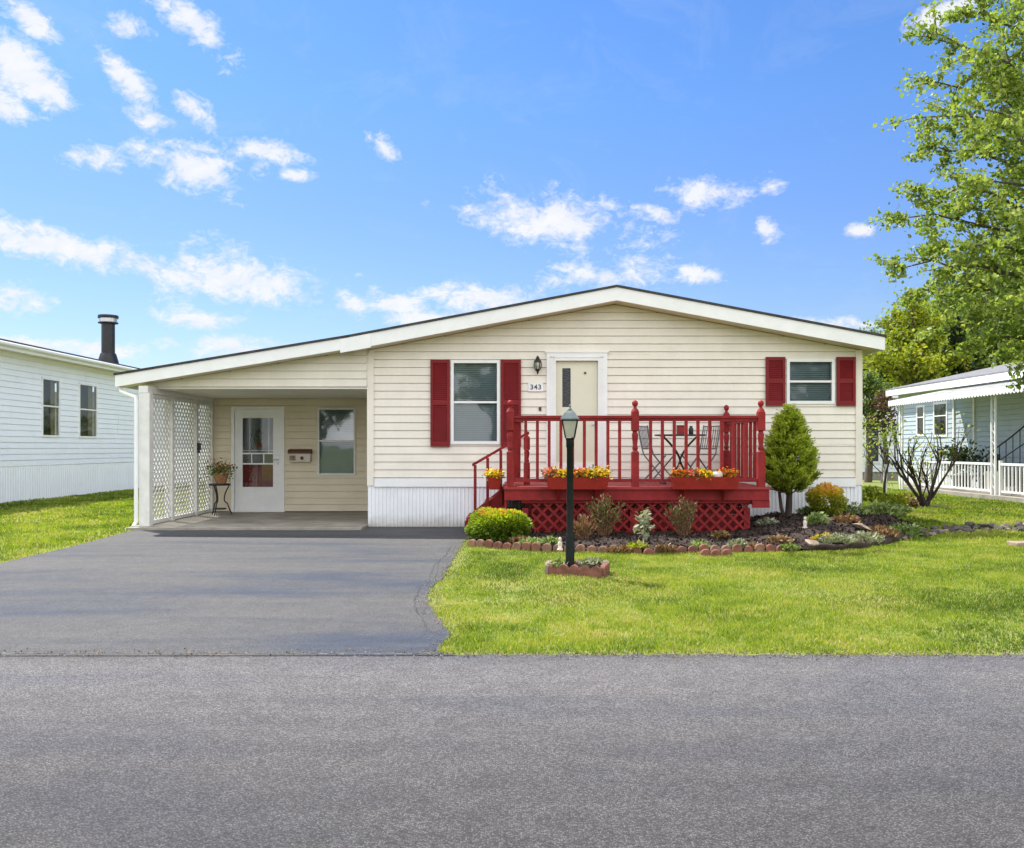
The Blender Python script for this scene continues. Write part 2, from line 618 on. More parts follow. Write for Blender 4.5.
M_glass = glass_mat('window_glass', (0.80, 0.85, 0.86), 0.05)
M_glass2 = glass_mat('carport_glass', (0.80, 0.86, 0.86), 0.14)
M_lampglass = paint('lamp_glass', (0.40, 0.40, 0.33), 0.25, 0.1, 12)
M_bark = bark_mat('grey_bark', (0.05, 0.04, 0.03), (0.17, 0.14, 0.11))
M_bark2 = bark_mat('dark_bark', (0.02, 0.014, 0.011), (0.07, 0.05, 0.04))
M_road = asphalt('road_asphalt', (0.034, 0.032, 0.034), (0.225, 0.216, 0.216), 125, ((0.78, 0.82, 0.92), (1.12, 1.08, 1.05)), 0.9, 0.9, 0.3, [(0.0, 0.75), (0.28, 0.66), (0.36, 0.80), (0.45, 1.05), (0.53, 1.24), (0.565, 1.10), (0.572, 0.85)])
M_drive = asphalt('driveway_asphalt', (0.036, 0.037, 0.041), (0.118, 0.116, 0.117), 110, ((0.42, 0.58, 0.90), (1.28, 1.22, 1.12)), 0.95, 0.5, 0.28)

# soil and thatch under the turf
M_lawn, nt_, bs_ = base_mat('turf_soil')
g_ = nd(nt_, 'ShaderNodeNewGeometry')
c_ = ramp(nt_, noise(nt_, g_.outputs['Position'], 7, 8, 0.7), [(0.3, (0.08, 0.10, 0.018)), (0.55, (0.16, 0.19, 0.03)), (0.75, (0.24, 0.22, 0.08))])
nt_.links.new(c_, bs_.inputs['Base Color'])
bs_.inputs['Roughness'].default_value = 0.95
M_mulch, nt_, bs_ = base_mat('mulch_soil')
g_ = nd(nt_, 'ShaderNodeNewGeometry')
n_ = noise(nt_, g_.outputs['Position'], 28, 8, 0.75)
nt_.links.new(ramp(nt_, n_, [(0.3, (0.012, 0.008, 0.006)), (0.6, (0.05, 0.03, 0.022)), (0.8, (0.12, 0.075, 0.05))]), bs_.inputs['Base Color'])
bs_.inputs['Roughness'].default_value = 0.95
b_ = nd(nt_, 'ShaderNodeBump')
b_.inputs['Strength'].default_value = 1.0
b_.inputs['Distance'].default_value = 0.03
nt_.links.new(n_, b_.inputs['Height'])
nt_.links.new(b_.outputs[0], bs_.inputs['Normal'])
M_chip = leaf_mat('bark_chip', [(0.0, (0.010, 0.006, 0.004)), (0.6, (0.034, 0.019, 0.013)), (0.88, (0.085, 0.05, 0.033)), (1.0, (0.22, 0.15, 0.10))], 0.0, 0.9)
M_grass = leaf_mat('grass_blade', [(0.0, (0.075, 0.125, 0.010)), (0.4, (0.185, 0.26, 0.020)), (0.75, (0.31, 0.36, 0.036)), (0.92, (0.44, 0.37, 0.12)), (1.0, (0.54, 0.45, 0.23))], 0.45, 0.55, 0.9, 0.9)
M_leafA = leaf_mat('spring_leaf', [(0.0, (0.11, 0.17, 0.030)), (0.5, (0.27, 0.34, 0.075)), (1.0, (0.42, 0.44, 0.12))], 0.46)
M_leafD = leaf_mat('mid_green_leaf', [(0.0, (0.05, 0.09, 0.02)), (0.5, (0.12, 0.18, 0.04)), (1.0, (0.24, 0.28, 0.06))], 0.4)
M_leafP = leaf_mat('brown_purple_leaf', [(0.0, (0.05, 0.03, 0.02)), (0.5, (0.13, 0.07, 0.045)), (1.0, (0.22, 0.17, 0.06))], 0.3)
M_leafB = leaf_mat('yellow_green_leaf', [(0.0, (0.13, 0.18, 0.014)), (0.5, (0.28, 0.31, 0.025)), (1.0, (0.44, 0.40, 0.045))], 0.5)
M_leafC = leaf_mat('dark_conifer', [(0.0, (0.018, 0.035, 0.015)), (0.6, (0.05, 0.085, 0.03)), (1.0, (0.10, 0.14, 0.045))], 0.2)
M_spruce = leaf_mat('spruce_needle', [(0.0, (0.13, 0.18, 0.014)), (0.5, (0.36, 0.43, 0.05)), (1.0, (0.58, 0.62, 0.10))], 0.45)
M_spirea = leaf_mat('spirea_leaf', [(0.0, (0.08, 0.14, 0.012)), (0.45, (0.26, 0.34, 0.020)), (0.8, (0.52, 0.52, 0.03)), (0.92, (0.55, 0.28, 0.06)), (1.0, (0.60, 0.18, 0.07))], 0.4)
M_golden = leaf_mat('golden_leaf', [(0.0, (0.10, 0.15, 0.016)), (0.4, (0.36, 0.36, 0.03)), (0.7, (0.66, 0.46, 0.04)), (1.0, (0.75, 0.34, 0.10))], 0.3)
M_dryleaf = leaf_mat('dry_reed', [(0.0, (0.10, 0.055, 0.03)), (0.5, (0.22, 0.12, 0.06)), (1.0, (0.32, 0.21, 0.10))], 0.2)
M_herb = leaf_mat('herb_leaf', [(0.0, (0.08, 0.13, 0.035)), (0.5, (0.20, 0.28, 0.07)), (1.0, (0.40, 0.44, 0.22))], 0.3)
M_grey_herb = leaf_mat('silver_leaf', [(0.0, (0.12, 0.14, 0.09)), (0.5, (0.24, 0.26, 0.17)), (1.0, (0.40, 0.40, 0.28))], 0.2)
M_orange = leaf_mat('orange_petal', [(0.0, (0.45, 0.10, 0.01)), (1.0, (0.75, 0.26, 0.03))], 0.3)
M_yellow = leaf_mat('yellow_petal', [(0.0, (0.65, 0.38, 0.01)), (1.0, (0.85, 0.62, 0.04))], 0.3)
M_coral = leaf_mat('coral_petal', [(0.0, (0.45, 0.07, 0.03)), (1.0, (0.70, 0.22, 0.12))], 0.3)
# ------------------------------------------------------------------ ground, road, driveway
ROAD_Y = 5.72


def jitter_line(pts, step, amp):
    out = []
    for a, b in zip(pts[:-1], pts[1:]):
        a, b = Vector(a), Vector(b)
        n = max(1, int((b - a).length / step))
        for i in range(n):
            p = a.lerp(b, i / n)
            out.append((p.x + random.uniform(-amp, amp), p.y + random.uniform(-amp, amp)))
    out.append(tuple(pts[-1]))
    return out


def sheet(name, poly, z, mat):
    mb = MB()
    mb.add([(p[0], p[1], z) for p in poly], [tuple(range(len(poly)))])
    o = mb.build(name, mat)
    tag(o, kind='structure')
    return o


sheet('lawn', [(-600, -600), (600, -600), (600, 600), (-600, 600)], 0.0, M_lawn)
edge_r = jitter_line([(60, ROAD_Y - 0.05), (6, ROAD_Y - 0.02), (-0.3, ROAD_Y)], 0.07, 0.022)
edge_l = jitter_line([(-0.3, ROAD_Y), (-7, ROAD_Y + 0.03), (-60, ROAD_Y)], 0.12, 0.012)
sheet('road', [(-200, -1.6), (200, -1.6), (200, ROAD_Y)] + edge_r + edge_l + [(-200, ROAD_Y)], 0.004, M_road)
dr_right = [(-2.42, 14.985), (-0.56, 14.985), (-0.62, 14.2), (-0.66, 12.75), (-0.70, 11.0), (-0.69, 9.3), (-0.76, 8.2), (-0.70, 7.6), (-0.55, 6.9), (-0.42, 6.25), (-0.46, ROAD_Y + 0.10), (-0.35, ROAD_Y - 0.04)]
dr_left = [(-6.6, ROAD_Y - 0.04), (-6.15, 6.6), (-5.80, 9.0), (-5.85, 12.0), (-6.02, 14.3), (-6.0, 14.985)]
DRIVE = jitter_line(dr_right, 0.10, 0.018) + jitter_line(dr_left, 0.10, 0.018)
sheet('driveway', DRIVE, 0.008, M_drive)
M_grit = paint('dark_grit', (0.13, 0.11, 0.085), 0.95, 0.45, 25, bump=0.6)
M_verge = paint('dry_verge_soil', (0.15, 0.12, 0.07), 0.95, 0.45, 14, bump=0.6)


def ribbon(name, pts, w0, w1, z, mat, step=.05, amp=.012):
    a = jitter_line(pts, step, amp)
    L, Rr = [], []
    for k, q in enumerate(a):
        b, c = Vector(a[max(k - 1, 0)]), Vector(a[min(k + 1, len(a) - 1)])
        d = (c - b).normalized()
        wd = random.uniform(w0, w1) / 2
        L.append((q[0] - d.y * wd, q[1] + d.x * wd))
        Rr.append((q[0] + d.y * wd, q[1] - d.x * wd))
    mb = MB()
    for k in range(len(a) - 1):
        mb.quad((*L[k], z), (*L[k + 1], z), (*Rr[k + 1], z), (*Rr[k], z))
    return tag(mb.build(name, mat), kind='structure')


ribbon('road_seam', [(-9, ROAD_Y + .03), (-4, ROAD_Y + .02), (-.42, ROAD_Y + .015)], .004, .03, .0095, M_grit, .06, .016)
M_crack = paint('crack_tar', (0.040, 0.040, 0.042), 0.9, 0.3, 20)
for cr, w0, w1 in (([(450, 548), (446, 556), (434, 566), (428, 584), (420, 588), (414, 603), (416, 611), (424, 622), (428, 631), (441, 637)], .006, .022),
                   ([(440, 560), (437, 575), (432, 596), (426, 607), (423, 616)], .004, .014), ([(428, 631), (420, 640), (400, 644)], .004, .012),
                   ([(447, 568), (440, 590), (436, 606)], .004, .010), ([(300, 583), (330, 579), (352, 581)], .003, .008)):
    ribbon('driveway_crack', [G(*q)[:2] for q in cr], w0 * .35, w1 * .62, .0095, M_crack, .035, .012)
mb = MB().box(-6.16, -2.40, 14.35, 17.9, -0.05, 0.05)
tag(mb.build('carport_slab', M_conc, bevel=0.01), kind='structure')

# ------------------------------------------------------------------ siding builder


def siding(mb, fmap, z0, z1, ends, course=0.131, openings=(), lap=0.016, zstart=None, groove=0.0085, zx=()):
    """lapped boards. fmap(s, out, z)->point; ends(z)->(sl, sr); openings: (s0,s1,z0,z1)"""
    base = z0 if zstart is None else zstart
    lv = {z0, z1} | {q for q in zx if z0 < q < z1}
    k = math.floor((z0 - base) / course)
    z = base + k * course
    while z < z1:
        if z0 < z < z1:
            lv.add(z)
        z += course
    for o in openings:
        for q in (o[2], o[3]):
            if z0 < q < z1:
                lv.add(q)
    lv = sorted(lv)
    for a, b in zip(lv[:-1], lv[1:]):
        if b - a < 1e-5:
            continue
        kc = math.floor(((a + b) / 2 - base) / course)
        zc = base + kc * course
        oa, ob = lap * (1 - (a - zc) / course), lap * (1 - (b - zc) / course)
        gr = abs(a - zc) < 1e-6
        if gr:
            a += groove
            oa = lap * (1 - groove / course)
        la, ra = ends(a)
        lb, rb = ends(b)
        cuts = sorted((o[0], o[1]) for o in openings if o[2] <= a + 1e-6 and o[3] >= b - 1e-6)
        segs, s0a, s0b = [], la, lb
        for c0, c1 in cuts:
            segs.append((s0a, c0, s0b, c0))
            s0a = s0b = c1
        segs.append((s0a, ra, s0b, rb))
        # overlapping panel ends, staggered from course to course
        rj = random.Random(kc // 2)
        cut = []
        for sg in segs:
            jp = sg[0] + .4 + (rj.random() * 2.6)
            cur = sg
            while jp < min(sg[1], sg[3]) - .4 and jp > max(sg[0], sg[2]) + .3:
                cut.append((cur[0], jp, cur[2], jp))
                cur = (jp, cur[1], jp, cur[3])
                jp += 3.66
            cut.append(cur)
        segs = [s_ + (i_ % 2,) for i_, s_ in enumerate(cut)]
        for p, q, p2, q2, alt in segs:
            oa_, ob_ = oa, ob
            if alt:
                oa_, ob_ = oa + .0035, ob + .0035
            if q - p < 1e-4 and q2 - p2 < 1e-4:
                continue
            mb.quad(fmap(p, oa_, a), fmap(q, oa_, a), fmap(q2, ob_, b), fmap(p2, ob_, b))
            if alt:
                mb.quad(fmap(p, oa, a), fmap(p, oa_, a), fmap(p2, ob_, b), fmap(p2, ob, b))
            if gr:
                mb.quad(fmap(p, -.015, a), fmap(q, -.015, a), fmap(q, oa, a), fmap(p, oa, a))
                mb.quad(fmap(p, -.015, a - groove), fmap(q, -.015, a - groove), fmap(q, -.015, a), fmap(p, -.015, a))
                mb.quad(fmap(p, 0.0005, a - groove), fmap(q, 0.0005, a - groove), fmap(q, -.015, a - groove), fmap(p, -.015, a - groove))


def ribbed(mb, fmap, s0, s1, z0, z1, pitch=0.062, depth=0.012):
    s = s0
    prof = []
    while s < s1:
        prof += [(s, 0), (s + pitch * 0.58, 0), (s + pitch * 0.68, depth), (s + pitch * 0.9, depth)]
        s += pitch
    prof = [p for p in prof if p[0] <= s1] + [(s1, 0)]
    for a, b in zip(prof[:-1], prof[1:]):
        mb.quad(fmap(a[0], a[1], z0), fmap(b[0], b[1], z0), fmap(b[0], b[1], z1), fmap(a[0], a[1], z1))


# ------------------------------------------------------------------ the house
HX0, HX1, HY, HYB = -2.40, 5.83, 15.0, 28.0
RX, RZ = 1.703, 3.93                       # ridge
EXR, EXL, EZ = 6.05, -2.65, 3.118          # eaves
CXL, CZL = -6.44, 2.50                     # carport eave
RF = 14.6                                  # front of the roof overhang
CB = 17.85                                 # carport back wall


def roof_z(x):
    if x >= RX:
        return RZ + (EZ - RZ) * (x - RX) / (EXR - RX)
    if x >= EXL:
        return EZ + (RZ - EZ) * (x - EXL) / (RX - EXL)
    return EZ + (CZL - EZ) * (EXL - x) / (EXL - CXL)


house = thing('house', 'cream sided mobile home with red shutters, a low gable and an attached carport', 'house', (1.7, HY, 0))

win1 = (-1.02, -0.20, 1.38, 2.78)
win2 = (4.57, 5.37, 2.05, 2.80)
door1 = (0.62, 1.54, 0.80, 2.88)
WT = 0.22


def front(s, o, z):
    return (s, HY - o, z)


def ends_gable(z):
    sl, sr = HX0 + 0.09, HX1 - 0.09
    zz = z + WT
    if zz > EZ:
        t = (zz - EZ) / (RZ - EZ)
        sl = max(sl, EXL + t * (RX - EXL))
        sr = min(sr, EXR - t * (EXR - RX))
    return sl, sr


mb = MB()
siding(mb, front, 0.82, RZ - WT - 0.002, ends_gable, openings=[win1, win2, door1], zstart=0.82,
       zx=[EZ - WT + (RZ - EZ) * (HX0 + .09 - EXL) / (RX - EXL), EZ - WT + (RZ - EZ) * (EXR - HX1 + .09) / (EXR - RX)])
mb.quad((HX1, HY, 0), (HX1, HYB, 0), (HX1, HYB, roof_z(HX1) - .1), (HX1, HY, roof_z(HX1) - .1))
wall = mb.build('wall', M_cream, house)
mb = MB()
siding(mb, lambda s, o, z: (HX0 - o, s, z), 0.1, EZ - 0.1, lambda z: (HY + .05, HYB), zstart=0.82)
siding(mb, lambda s, o, z: (s, HYB + o, z), 0.1, RZ - WT, ends_gable, zstart=0.82)
mb.build('rear_wall', M_cream, house)
# corner posts and frieze
for x0, x1 in ((HX0, HX0 + 0.10), (HX1 - 0.10, HX1)):
    zt = roof_z((x0 + x1) / 2) - WT
    MB().box(x0 - 0.012, x1, HY - 0.03, HY + 0.08, 0.70 if x0 > 0 else 0.69, zt).build('corner_trim', M_cream, house)
# skirting
mb = MB()
ribbed(mb, lambda s, o, z: (s, HY - 0.006 - o, z), HX0, HX1, 0.005, 0.70)
ribbed(mb, lambda s, o, z: (HX1 + 0.002 + o, s, z), HY - 0.006, HYB, 0.005, 0.70)
sk = mb.build('skirting', M_skirt, house)
MB().box(HX0 + 0.11, HX1 - 0.11, HY - 0.04, HY + 0.02, 0.672, 0.815).build('trim', M_trim, sk)

# roof: shingle slabs with white rake boards, soffits
def roof_poly(x0, x1, dz0, dz1):
    xs = [x0] + [x for x in (EXL, RX) if x0 < x < x1] + [x1]
    return [(x, roof_z(x) + dz1) for x in xs] + [(x, roof_z(x) + dz0) for x in reversed(xs)]

roof = MB().prism(roof_poly(EXL, EXR + 0.02, 0.0, 0.035), RF - 0.02, HYB + 0.3).build('roof', M_shingle, house)
MB().prism(roof_poly(EXL + 0.0, EXR, -0.215, -0.003), RF, RF + 0.035).build('fascia', M_trim, roof)
MB().box(EXR - 0.03, EXR, RF + 0.036, HYB + 0.28, EZ - 0.215, EZ - 0.004).build('eave_board', M_trim, roof)
mb = MB()
mb.prism(roof_poly(EXL + 0.03, EXR - 0.035, -0.212, -0.19), RF + 0.04, HY + 0.05)
mb.prism(roof_poly(HX1, EXR - 0.035, -0.212, -0.19), HY + 0.051, HYB)
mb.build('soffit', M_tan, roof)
croof = MB().prism(roof_poly(CXL - 0.02, EXL - 0.002, 0.0, 0.035), RF - 0.02, 24).build('carport_roof', M_shingle, house)
MB().prism(roof_poly(CXL, EXL - 0.12, -0.19, -0.003), RF, RF + 0.035).build('fascia', M_trim, croof)
MB().prism(roof_poly(EXL - 0.135, EXL + 0.36, -0.235, -0.01), RF - 0.012, RF + 0.03).build('fascia_joint', M_trim, croof)
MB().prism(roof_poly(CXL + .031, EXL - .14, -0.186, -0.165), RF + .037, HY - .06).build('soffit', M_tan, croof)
MB().box(CXL, CXL + 0.03, RF + 0.036, 23.9, CZL - 0.185, CZL - 0.005).build('eave_board', M_trim, croof)
mb = MB()
siding(mb, lambda s, o, z: (s, HY - 0.03 - o, z), 2.33, 3.0, lambda z: (max(-6.2, EXL - (EZ - 0.187 - z) / (EZ - CZL) * (EXL - CXL)), HX0 - 0.013), zstart=2.33, zx=[EZ - .187 - (EZ - CZL) * (EXL + 6.2) / (EXL - CXL)])
mb.build('gable_panel', M_cream, croof)
MB().box(-6.2, HX0, HY - 0.028, CB, 2.30, 2.327).build('ceiling', paint('ceiling_white', (0.70, 0.68, 0.62), 0.6, 0.05, 2), croof)

# carport back wall with its window and door openings
cwin = (-3.85, -3.10, 0.78, 2.11)
cdoor = (-5.56, -4.51, 0.05, 2.14)
mb = MB()
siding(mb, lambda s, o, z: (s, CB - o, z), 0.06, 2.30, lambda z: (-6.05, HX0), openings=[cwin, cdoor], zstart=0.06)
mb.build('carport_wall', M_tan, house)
mb = MB()
siding(mb, lambda s, o, z: (-6.05 - o, s, z), 0.0, 2.5, lambda z: (CB, 23.9), zstart=0.0)
mb.build('addition_wall', M_cream, house)

# lattice side of the carport
LXO = -5.96
posts_y = [14.66, 15.72, 16.92, 17.78]
for i, y in enumerate(posts_y):
    wd = 0.075 if i == 0 else (0.05 if i < 3 else 0.025)
    MB().box(LXO - 0.085, LXO + 0.085 if i == 0 else LXO + 0.05, y - wd, y + wd, 0.012, 2.21).build('post', M_post, house)
MB().box(LXO - 0.09, LXO + 0.06, 14.58, 17.83, 2.212, 2.325).build('header_beam', M_post, house)


def lattice(mb, fmap, s0, s1, z0, z1, pitch=0.075, wdt=0.034, th=0.007):
    """two crossed layers of thin slats clipped to a rectangle"""
    W, H = s1 - s0, z1 - z0
    step = pitch * math.sqrt(2)
    hw = wdt * math.sqrt(2) / 2
    for layer in (0, 1):
        c = -H
        while c < W:
            # slat centre line: s = c + t, z = t (layer 0); mirrored for layer 1
            poly = [(c - hw, 0), (c + hw, 0), (c + hw + H, H), (c - hw + H, H)]
            out = []
            for lim, keep in ((0, 1), (W, -1)):
                src, out = poly, []
                for i in range(len(src)):
                    a, b = src[i], src[(i + 1) % len(src)]
                    ia, ib = (a[0] - lim) * keep >= 0, (b[0] - lim) * keep >= 0
                    if ia:
                        out.append(a)
                    if ia != ib:
                        t = (lim - a[0]) / (b[0] - a[0])
                        out.append((lim, a[1] + t * (b[1] - a[1])))
                poly = out
                if len(poly) < 3:
                    break
            if len(poly) >= 3:
                if layer:
                    poly = [(W - p[0], p[1]) for p in reversed(poly)]
                o0, o1 = layer * (th + 0.001), layer * (th + 0.001) + th
                n = len(poly)
                vs = [fmap(s0 + p[0], o0, z0 + p[1]) for p in poly] + [fmap(s0 + p[0], o1, z0 + p[1]) for p in poly]
                mb.add(vs, [tuple(range(n)), tuple(range(2 * n - 1, n - 1, -1))] + [(i, n + i, n + (i + 1) % n, (i + 1) % n) for i in range(n)])
            c += step


for (a, wa), (b, wb) in zip([(14.66, .075), (15.72, .05), (16.92, .05)], [(15.72, .05), (16.92, .05), (17.78, .025)]):
    mb = MB()
    lattice(mb, lambda s, o, z: (LXO - 0.01 + o, s, z), a + wa + .002, b - wb - .002, 0.10, 2.19, pitch=.098, wdt=.036)
    lp = mb.build('lattice_panel', M_lattice, house)
    MB().box(LXO - 0.03, LXO + 0.03, a + wa + .001, b - wb - .001, 0.06, 0.12).build('bottom_rail', M_post, lp)
    MB().box(LXO - 0.03, LXO + 0.03, a + wa + .001, b - wb - .001, 2.15, 2.208).build('top_rail', M_post, lp)
# downspout at the carport corner
MB().tube([(-6.40, 14.72, 2.30), (-6.38, 14.68, 2.24), (-6.25, 14.62, 2.19), (-6.10, 14.58, 2.14), (-6.085, 14.57, 2.08), (-6.085, 14.57, 0.12), (-6.10, 14.5, 0.05)], 0.032, 8).build('downspout', M_trim, house, smooth=40)


# windows --------------------------------------------------------------
def window(parent, rect, Y, M_frame, rail, fw=0.05, proud=0.035, back='blind', glass=None, fmap=None, rail_h=0.035, curtain=None):
    s0, s1, z0, z1 = rect
    f = fmap or (lambda s, o, z: (s, Y - o, z))
    def bx(m, a0, a1, o0, o1, b0, b1):
        vs = [f(a, o, b) for b in (b0, b1) for o in (o1, o0) for a in (a0, a1)]
        vs = [vs[0], vs[1], vs[3], vs[2], vs[4], vs[5], vs[7], vs[6]]
        m.add(vs, [(0, 3, 2, 1), (4, 5, 6, 7), (0, 1, 5, 4), (1, 2, 6, 5), (2, 3, 7, 6), (3, 0, 4, 7)])
    m = MB()
    bx(m, s0, s1, -0.04, proud, z1 - fw, z1)
    bx(m, s0, s1, -0.04, proud, z0, z0 + fw)
    bx(m, s0, s0 + fw, -0.04, proud - .001, z0 + fw, z1 - fw)
    bx(m, s1 - fw, s1, -0.04, proud - .001, z0 + fw, z1 - fw)
    bx(m, s0 + fw, s1 - fw, -0.03, proud - .012, rail - rail_h / 2, rail + rail_h / 2)
    # box the hole behind
    for a0, a1, b0, b1 in ((s0, s1, z1 - .012, z1 - .002), (s0, s1, z0 + .002, z0 + .012)):
        bx(m, a0 + .003, a1 - .003, -0.22, -0.041, b0, b1)
    wo = m.build('window', M_frame, parent)
    e0 = Vector(f(0, 0, 0))
    flip = (Vector(f(1, 0, 0)) - e0).cross(Vector(f(0, 0, 1)) - e0).dot(Vector(f(0, 1, 0)) - e0) < 0
    m = MB()
    m.quad(f(s0 + fw, 0.004, z0 + fw), f(s1 - fw, 0.004, z0 + fw), f(s1 - fw, 0.004, rail - rail_h / 2), f(s0 + fw, 0.004, rail - rail_h / 2))
    if flip:
        m.f = [tuple(reversed(q)) for q in m.f]
    m.build('pane', M_glass, wo)
    m = MB()
    m.quad(f(s0 + fw, 0.014, rail + rail_h / 2), f(s1 - fw, 0.014, rail + rail_h / 2), f(s1 - fw, 0.014, z1 - fw), f(s0 + fw, 0.014, z1 - fw))
    if flip:
        m.f = [tuple(reversed(q)) for q in m.f]
    m.build('pane', glass or M_glass, wo)
    if back == 'blind':
        m = MB()
        z = z0 + fw
        while z < z1 - fw:
            m.quad(f(s0 + .02, -0.055, z), f(s1 - .02, -0.055, z), f(s1 - .02, -0.085, z + 0.034), f(s0 + .02, -0.085, z + 0.034))
            z += 0.036
        m.build('blind', M_blind, wo)
    elif back == 'curtain':
        m = MB()
        for q0, q1 in curtain:
            n = 10
            for i in range(n):
                a, b = q0 + (q1 - q0) * i / n, q0 + (q1 - q0) * (i + 1) / n
                oa, ob = -0.10 - 0.03 * (i % 2), -0.10 - 0.03 * ((i + 1) % 2)
                m.quad(f(a, oa, z0), f(b, ob, z0), f(b, ob, z1 - .02), f(a, oa, z1 - .02))
        m.build('curtain', M_curtain, wo)
    m = MB()
    m.quad(f(s0 - .05, -0.23, z0 - .05), f(s1 + .05, -0.23, z0 - .05), f(s1 + .05, -0.23, z1 + .05), f(s0 - .05, -0.23, z1 + .05))
    m.build('room', M_dark, wo)
    return wo


window(house, win1, HY, M_trim, 2.08)
window(house, win2, HY, M_trim, 2.425)
window(house, cwin, CB, M_post, 1.456, fw=0.035, glass=M_glass2)


def shutter(x0, x1, z0, z1):
    mb = MB()
    y0, y1 = HY - 0.058, HY - 0.018
    e = 0.045
    mb.box(x0, x0 + e, y0, y1, z0, z1)
    mb.box(x1 - e, x1, y0, y1, z0, z1)
    zm = (z0 + z1) / 2
    for a, b in ((z0, z0 + 0.07), (zm - 0.035, zm + 0.035), (z1 - 0.06, z1)):
        mb.box(x0 + e, x1 - e, y0 + .002, y1, a, b)
    for a, b in ((z0 + .07, zm - .035), (zm + .035, z1 - .06)):
        n = int((b - a) / 0.032)
        st = (b - a) / n
        for i in range(n):
            z = a + i * st
            mb.quad((x0 + e, y0 + 0.006, z), (x1 - e, y0 + 0.006, z), (x1 - e, y0 + 0.026, z + st), (x0 + e, y0 + 0.026, z + st))
            mb.quad((x0 + e, y0 + 0.026, z), (x1 - e, y0 + 0.026, z), (x1 - e, y0 + 0.006, z), (x0 + e, y0 + 0.006, z))
    mb.build('shutter', M_shutter, house)


shutter(-1.355, -1.035, 1.34, 2.79)
shutter(-0.185, 0.15, 1.34, 2.79)
shutter(4.22, 4.54, 2.02, 2.83)
shutter(5.40, 5.71, 2.02, 2.83)

# front door -----------------------------------------------------------
mb = MB()
x0, x1, z0, z1 = door1
mb.box(x0 - 0.045, x0 + 0.11, HY - 0.045, HY + 0.10, z0, z1 + 0.02)
mb.box(x1 - 0.11, x1 + 0.045, HY - 0.045, HY + 0.10, z0, z1 + 0.02)
mb.box(x0 + 0.11, x1 - 0.11, HY - 0.044, HY + 0.10, z1 - 0.11, z1 + 0.02)
mb.box(x0 - 0.07, x1 + 0.07, HY - 0.055, HY - 0.02, z1 + 0.021, z1 + 0.045)
for s in (x0 + 0.03, x0 + 0.075, x1 - 0.075, x1 - 0.03):
    mb.box(s - 0.008, s + 0.008, HY - 0.052, HY - 0.046, z0, z1 - 0.02)
mb.box(x0 + 0.02, x1 - 0.02, HY - 0.052, HY - 0.046, z1 - 0.06, z1 - 0.045)
fd = mb.build('front_door', M_trim, house)
ix0, ix1 = x0 + 0.11, x1 - 0.11
mb = MB()
mb.box(ix0 + .003, ix0 + 0.11, HY + 0.03, HY + 0.07, z0 + .02, z1 - .115)
mb.box(ix0 + 0.25, ix1 - .003, HY + 0.03, HY + 0.07, z0 + .02, z1 - .115)
mb.box(ix0 + 0.11, ix0 + 0.25, HY + 0.03, HY + 0.07, z0 + .02, 2.0)
mb.box(ix0 + 0.11, ix0 + 0.25, HY + 0.03, HY + 0.07, 2.65, z1 - .115)
slab = mb.build('slab', M_door, fd)
MB().box(ix0 + .004, ix1 - .004, HY + 0.012, HY + 0.028, z0 + 0.02, z0 + 0.27).build('kick_panel', M_trim, fd)
mb = MB().quad((ix0 + .11, HY + .05, 2.0), (ix0 + .25, HY + .05, 2.0), (ix0 + .25, HY + .05, 2.65), (ix0 + .11, HY + .05, 2.65))
mb.build('door_glass', glass_mat('leaded_glass', (0.10, 0.14, 0.16), 0.0), fd)
mb = MB()
for i in range(5):
    a = 2.03 + i * 0.12
    mb.tube([(ix0 + .18 + .05 * math.sin(k * 1.05), HY + .047, a + .012 * k) for k in range(11)], 0.0035, 5)
mb.build('leading', M_wire, fd)
MB().quad((ix0 + .11, HY + .069, 2.0), (ix0 + .25, HY + .069, 2.0), (ix0 + .25, HY + .069, 2.65), (ix0 + .11, HY + .069, 2.65)).build('backing', M_dark, fd)
MB().tube([(ix0 + .49, HY + .03, 2.57), (ix0 + .49, HY + .012, 2.57)], 0.02, 10).build('peephole', M_brown, fd)
MB().tube([(ix1 - .06, HY + .03, 1.72), (ix1 - .06, HY - .01, 1.72), (ix1 - .10, HY - .015, 1.70)], 0.014, 8).build('handle', M_steel, fd)

# carport storm door -----------------------------------------------------
x0, x1, z0, z1 = cdoor
mb = MB()
mb.box(x0, x0 + 0.055, CB - 0.03, CB + 0.08, z0, z1)
mb.box(x1 - 0.055, x1, CB - 0.03, CB + 0.08, z0, z1)
mb.box(x0 + .055, x1 - .055, CB - 0.029, CB + 0.08, z1 - 0.05, z1)
mb.box(x0 + .055, x1 - .055, CB - 0.02, CB + 0.08, z0 - .002, z0 + 0.035)
sd = mb.build('storm_door', M_trim, house)
gx0, gx1, gz0, gz1 = px(242.5, CB), px(273, CB), pz(487, CB), pz(418, CB)
a0, a1, b0, b1 = x0 + .058, x1 - .058, z0 + .037, z1 - .053
mb = MB()
mb.box(a0, gx0, CB + .005, CB + .04, b0, b1)
mb.box(gx1, a1, CB + .005, CB + .04, b0, b1)
mb.box(gx0, gx1, CB + .005, CB + .04, b0, gz0)
mb.box(gx0, gx1, CB + .005, CB + .04, gz1, b1)
mb.box(gx0 + .02, gx1 - .02, CB + .0, CB + .004, b0 + .1, gz0 - .09)
for y in (453.5, 463.8):
    z = pz(y, CB)
    mb.box(gx0 + .001, gx1 - .001, CB + .008, CB + .035, z - .014, z + .014)
for x in (251.5, 263.5):
    xx = px(x, CB)
    mb.box(xx - .010, xx + .010, CB + .012, CB + .03, pz(463.8, CB) + .0145, pz(453.5, CB) - .0145)
mb.build('door_leaf', M_trim, sd)
